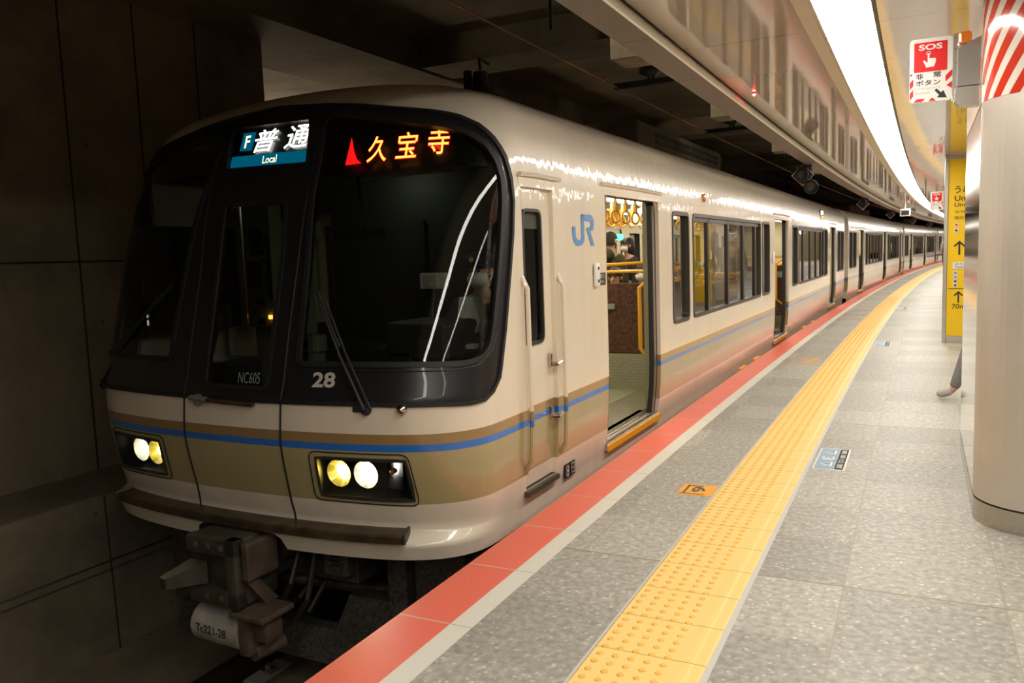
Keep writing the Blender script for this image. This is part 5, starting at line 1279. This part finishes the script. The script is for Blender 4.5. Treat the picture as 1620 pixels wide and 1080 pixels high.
# local frame of a person: +y is the way they face
def person(label, loc, rz, pose='stand', top='darkcloth', bottom='darkcloth', hair='hair', mask=True, cap=False, scale=1.0, long_hair=False, arms='down', stride=0., group=None, shoe='rubber', turn=0., hood=False):
    t = empty('person', loc, rz); t.scale = (scale,) * 3; tag(t, label, 'person', group)
    sit = pose == 'sit'; zp = .50 if sit else .93
    J = {'pelvis': (0, 0, zp), 'waist': (0, .01, zp + .16), 'chest': (0, .0, zp + .38), 'neck': (0, -.005, zp + .53), 'jaw': (0, .025, zp + .60), 'skull': (0, .012, zp + .68), 'crown': (0, .0, zp + .755)}
    R = {'pelvis': (.15, .105), 'waist': (.135, .095), 'chest': (.155, .105), 'neck': .052, 'jaw': (.055, .07), 'skull': (.076, .094), 'crown': (.058, .07)}
    E = [('pelvis', 'waist'), ('waist', 'chest'), ('chest', 'neck'), ('neck', 'jaw'), ('jaw', 'skull'), ('skull', 'crown')]
    for s, n in ((-1, 'l'), (1, 'r')):
        J['sh' + n] = (s * .175, -.01, zp + .455); R['sh' + n] = .062
        if arms == 'down': el, wr = (s * .225, -.01, zp + .18), (s * .225, .06, zp - .05)
        elif arms == 'lap': el, wr = (s * .22, .04, zp + .20), (s * .08, .24, zp + .13)
        elif arms == 'up' and s > 0: el, wr = (s * .24, .10, zp + .52), (s * .20, .16, zp + .78)
        elif arms == 'desk': el, wr = (s * .24, .12, zp + .22), (s * .18, .36, zp + .24)
        else: el, wr = (s * .225, .02, zp + .18), (s * .20, .12, zp - .02)
        J['el' + n], J['wr' + n] = el, wr; R['el' + n], R['wr' + n] = .043, .030
        d = (Vector(wr) - Vector(el)).normalized(); pm = Vector(wr) + d * .055; J['pa' + n] = tuple(pm); R['pa' + n] = (.036, .016)
        E += [('chest', 'sh' + n), ('sh' + n, 'el' + n), ('el' + n, 'wr' + n), ('wr' + n, 'pa' + n)]
        side = d.cross(Vector((0, 0, 1))); side = Vector((0, 1, 0)) if side.length < .1 else side.normalized()
        inw = d.cross(side)
        for q in range(4):
            base = pm + side * (q - 1.5) * .019 + d * .03; L_ = (.035, .042, .039, .030)[q]
            J[f'f{q}a' + n] = tuple(base); J[f'f{q}b' + n] = tuple(base + d * L_ * .8 - inw * .006); J[f'f{q}c' + n] = tuple(base + d * L_ * 1.4 - inw * .022)
            for x in 'abc': R[f'f{q}{x}' + n] = .0085
            E += [('pa' + n, f'f{q}a' + n), (f'f{q}a' + n, f'f{q}b' + n), (f'f{q}b' + n, f'f{q}c' + n)]
        tb = Vector(wr) + d * .02 + side * .03; J['ta' + n] = tuple(tb); J['tb' + n] = tuple(tb + d * .03 + side * .02 - inw * .008); J['tc' + n] = tuple(tb + d * .055 + side * .022 - inw * .018)
        for x in ('ta', 'tb', 'tc'): R[x + n] = .0095
        E += [('wr' + n, 'ta' + n), ('ta' + n, 'tb' + n), ('tb' + n, 'tc' + n)]
        J['hi' + n] = (s * .09, .0, zp - .03); R['hi' + n] = .088
        if sit: kn, an, to = (s * .11, .42, zp - .01), (s * .11, .44, .09), (s * .12, .58, .04)
        else:
            st = stride * s; kn, an, to = (s * .095, .02 + st * .45, .50), (s * .095, -.02 + st, .09 + (.06 if st < 0 else 0)), (s * .10, .13 + st, .035)
        J['kn' + n], J['an' + n], J['to' + n] = kn, an, to; R['kn' + n], R['an' + n], R['to' + n] = .058, .040, .030
        E += [('pelvis', 'hi' + n), ('hi' + n, 'kn' + n), ('kn' + n, 'an' + n), ('an' + n, 'to' + n)]
    def sub(names, extra, nm, m, root):
        ns = [n for n in J if n in names]; ix = {n: i for i, n in enumerate(ns)}
        ed = [(ix[a], ix[b]) for a, b in E if a in ix and b in ix]
        rr = [(R[n][0] + extra, R[n][1] + extra) if isinstance(R[n], tuple) else R[n] + extra for n in ns]
        return skin_mesh(nm, [J[n] for n in ns], ed, rr, m, t, ix[root])
    body = sub(set(J), 0., 'body', 'skin', 'pelvis')
    sub({'pelvis', 'waist', 'chest', 'shl', 'shr', 'ell', 'elr', 'wrl', 'wrr'}, .016, 'jacket', top, 'pelvis')
    sub({'pelvis', 'hil', 'hir', 'knl', 'knr', 'anl', 'anr'}, .014, 'trousers', bottom, 'pelvis')
    for n in 'lr': sub({'an' + n, 'to' + n}, .014, 'shoe', shoe, 'an' + n)
    hc = Vector(J['skull']); 
    h = MB(); ellipsoid(h, (hc.x, hc.y - .008, hc.z + .022), (.089, .108, .10), 20, 8, 0, pi * .50); ellipsoid(h, (hc.x, hc.y - .022, hc.z + .01), (.087, .09, .10), 20, 8, pi * .3, pi * .72, pi, 2 * pi)
    if long_hair: ellipsoid(h, (hc.x, hc.y - .04, hc.z - .05), (.10, .075, .16), 18, 10)
    h.build('hair', hair, t, True)
    for s in (-1, 1):
        f = MB(); ellipsoid(f, (s * .032, hc.y + .083, hc.z + .002), (.012, .008, .007), 8, 6); f.build('eye', 'blackprint', t, True)
        er = MB(); ellipsoid(er, (s * .078, hc.y - .005, hc.z - .01), (.012, .02, .03), 8, 6); er.build('ear', 'skin', t, True)
    ns = MB(); ellipsoid(ns, (0, hc.y + .098, hc.z - .025), (.014, .016, .024), 8, 6); ns.build('nose', 'skin', t, True)
    if mask:
        mk = MB(); ellipsoid(mk, (0, hc.y + .02, hc.z - .052), (.075, .098, .058), 16, 8, pi * .1, pi * .9, .1, pi - .1)
        for s in (-1, 1): mk.tube([(s * .07, hc.y + .04, hc.z - .03), (s * .08, hc.y - .005, hc.z - .01)], .003, 5)
        mk.build('face_mask', 'facemask', t, True)
    else:
        mo_ = MB(); ellipsoid(mo_, (0, hc.y + .078, hc.z - .065), (.022, .01, .006), 10, 6); mo_.build('mouth', 'red', t, True)
    if cap:
        c = MB(); ellipsoid(c, (0, hc.y - .005, hc.z + .06), (.105, .125, .065), 20, 8, 0, pi * .6); c.box((-.07, hc.y + .07, hc.z + .03), (.07, hc.y + .15, hc.z + .04)); c.build('cap', 'navy', t, True); MB().lathe((0, hc.y + .115, hc.z + .075), (0, 1, .2), [(0, .018), (.008, .012), (.009, 0)], 12).build('cap_badge', 'strapring', t, True)
    if hood:
        c = MB(); ellipsoid(c, (0, -.085, zp + .50), (.13, .07, .09), 16, 10); c.build('hood', top, t, True)
    return t
def car_person(label, u, v, rz, **k):
    return person(label, car_point(u, v, .04), -AL + rz, group='passengers in the leading car', **k)
car_person('short haired passenger in olive green jacket standing with back to the door', -1.5, 9.85, radians(-20), top='olive', hair='hairgrey', mask=True, scale=.98, hood=True, arms='down')
car_person('bare faced dark haired passenger whose head shows above the seat partition', -1.12, 8.98, pi, pose='sit', scale=.97, mask=False)
car_person('passenger in white face mask seated behind the brown partition', -.70, 8.80, pi - .5, pose='sit', scale=1.02, mask=True, top='darkcloth')
car_person('passenger with long dark hair standing by the far window', -1.80, 11.4, pi * .75, scale=.95, long_hair=True, mask=True, top='darkcloth', arms='down')
car_person('passenger seated at the wide window with hands in lap', -.42, 10.6, pi, pose='sit', arms='lap', top='darkcloth', bottom='greycloth')
car_person('passenger in grey seated at the first pane of the wide window', -.40, 9.75, pi, pose='sit', arms='lap', top='greycloth', bottom='darkcloth')
car_person('masked passenger standing in the aisle behind the wide window', -.62, 12.7, pi, top='greycloth', arms='up', scale=1.0)
d = person('train driver in navy uniform, peaked cap and white mask behind the windshield', car_point(-.43, 4.62, .04), -AL + pi, pose='sit', cap=True, top='navy', bottom='navy', arms='desk', scale=1.0)
d.location.z = .20
st_ = MB().box((-.66, 4.50, .04), (-.20, 4.90, .60), 0, .03); so_ = st_.build('driver_seat', 'cabdark', car, True); MB().box((-.64, 4.84, .6), (-.22, 4.92, 1.15), 0, .03).build('backrest', 'cabdark', so_, True)
person('walking person in grey trousers and pale shoes, mostly hidden behind the near column', (.84, 8.35, 0), radians(90), top='darkcloth', bottom='greycloth', shoe='lightcloth', stride=.30, scale=.95, arms='down')
person('distant person in black standing at the end of the platform', P(1.05, 55.0), 0, top='lightcloth', bottom='darkcloth', mask=False)
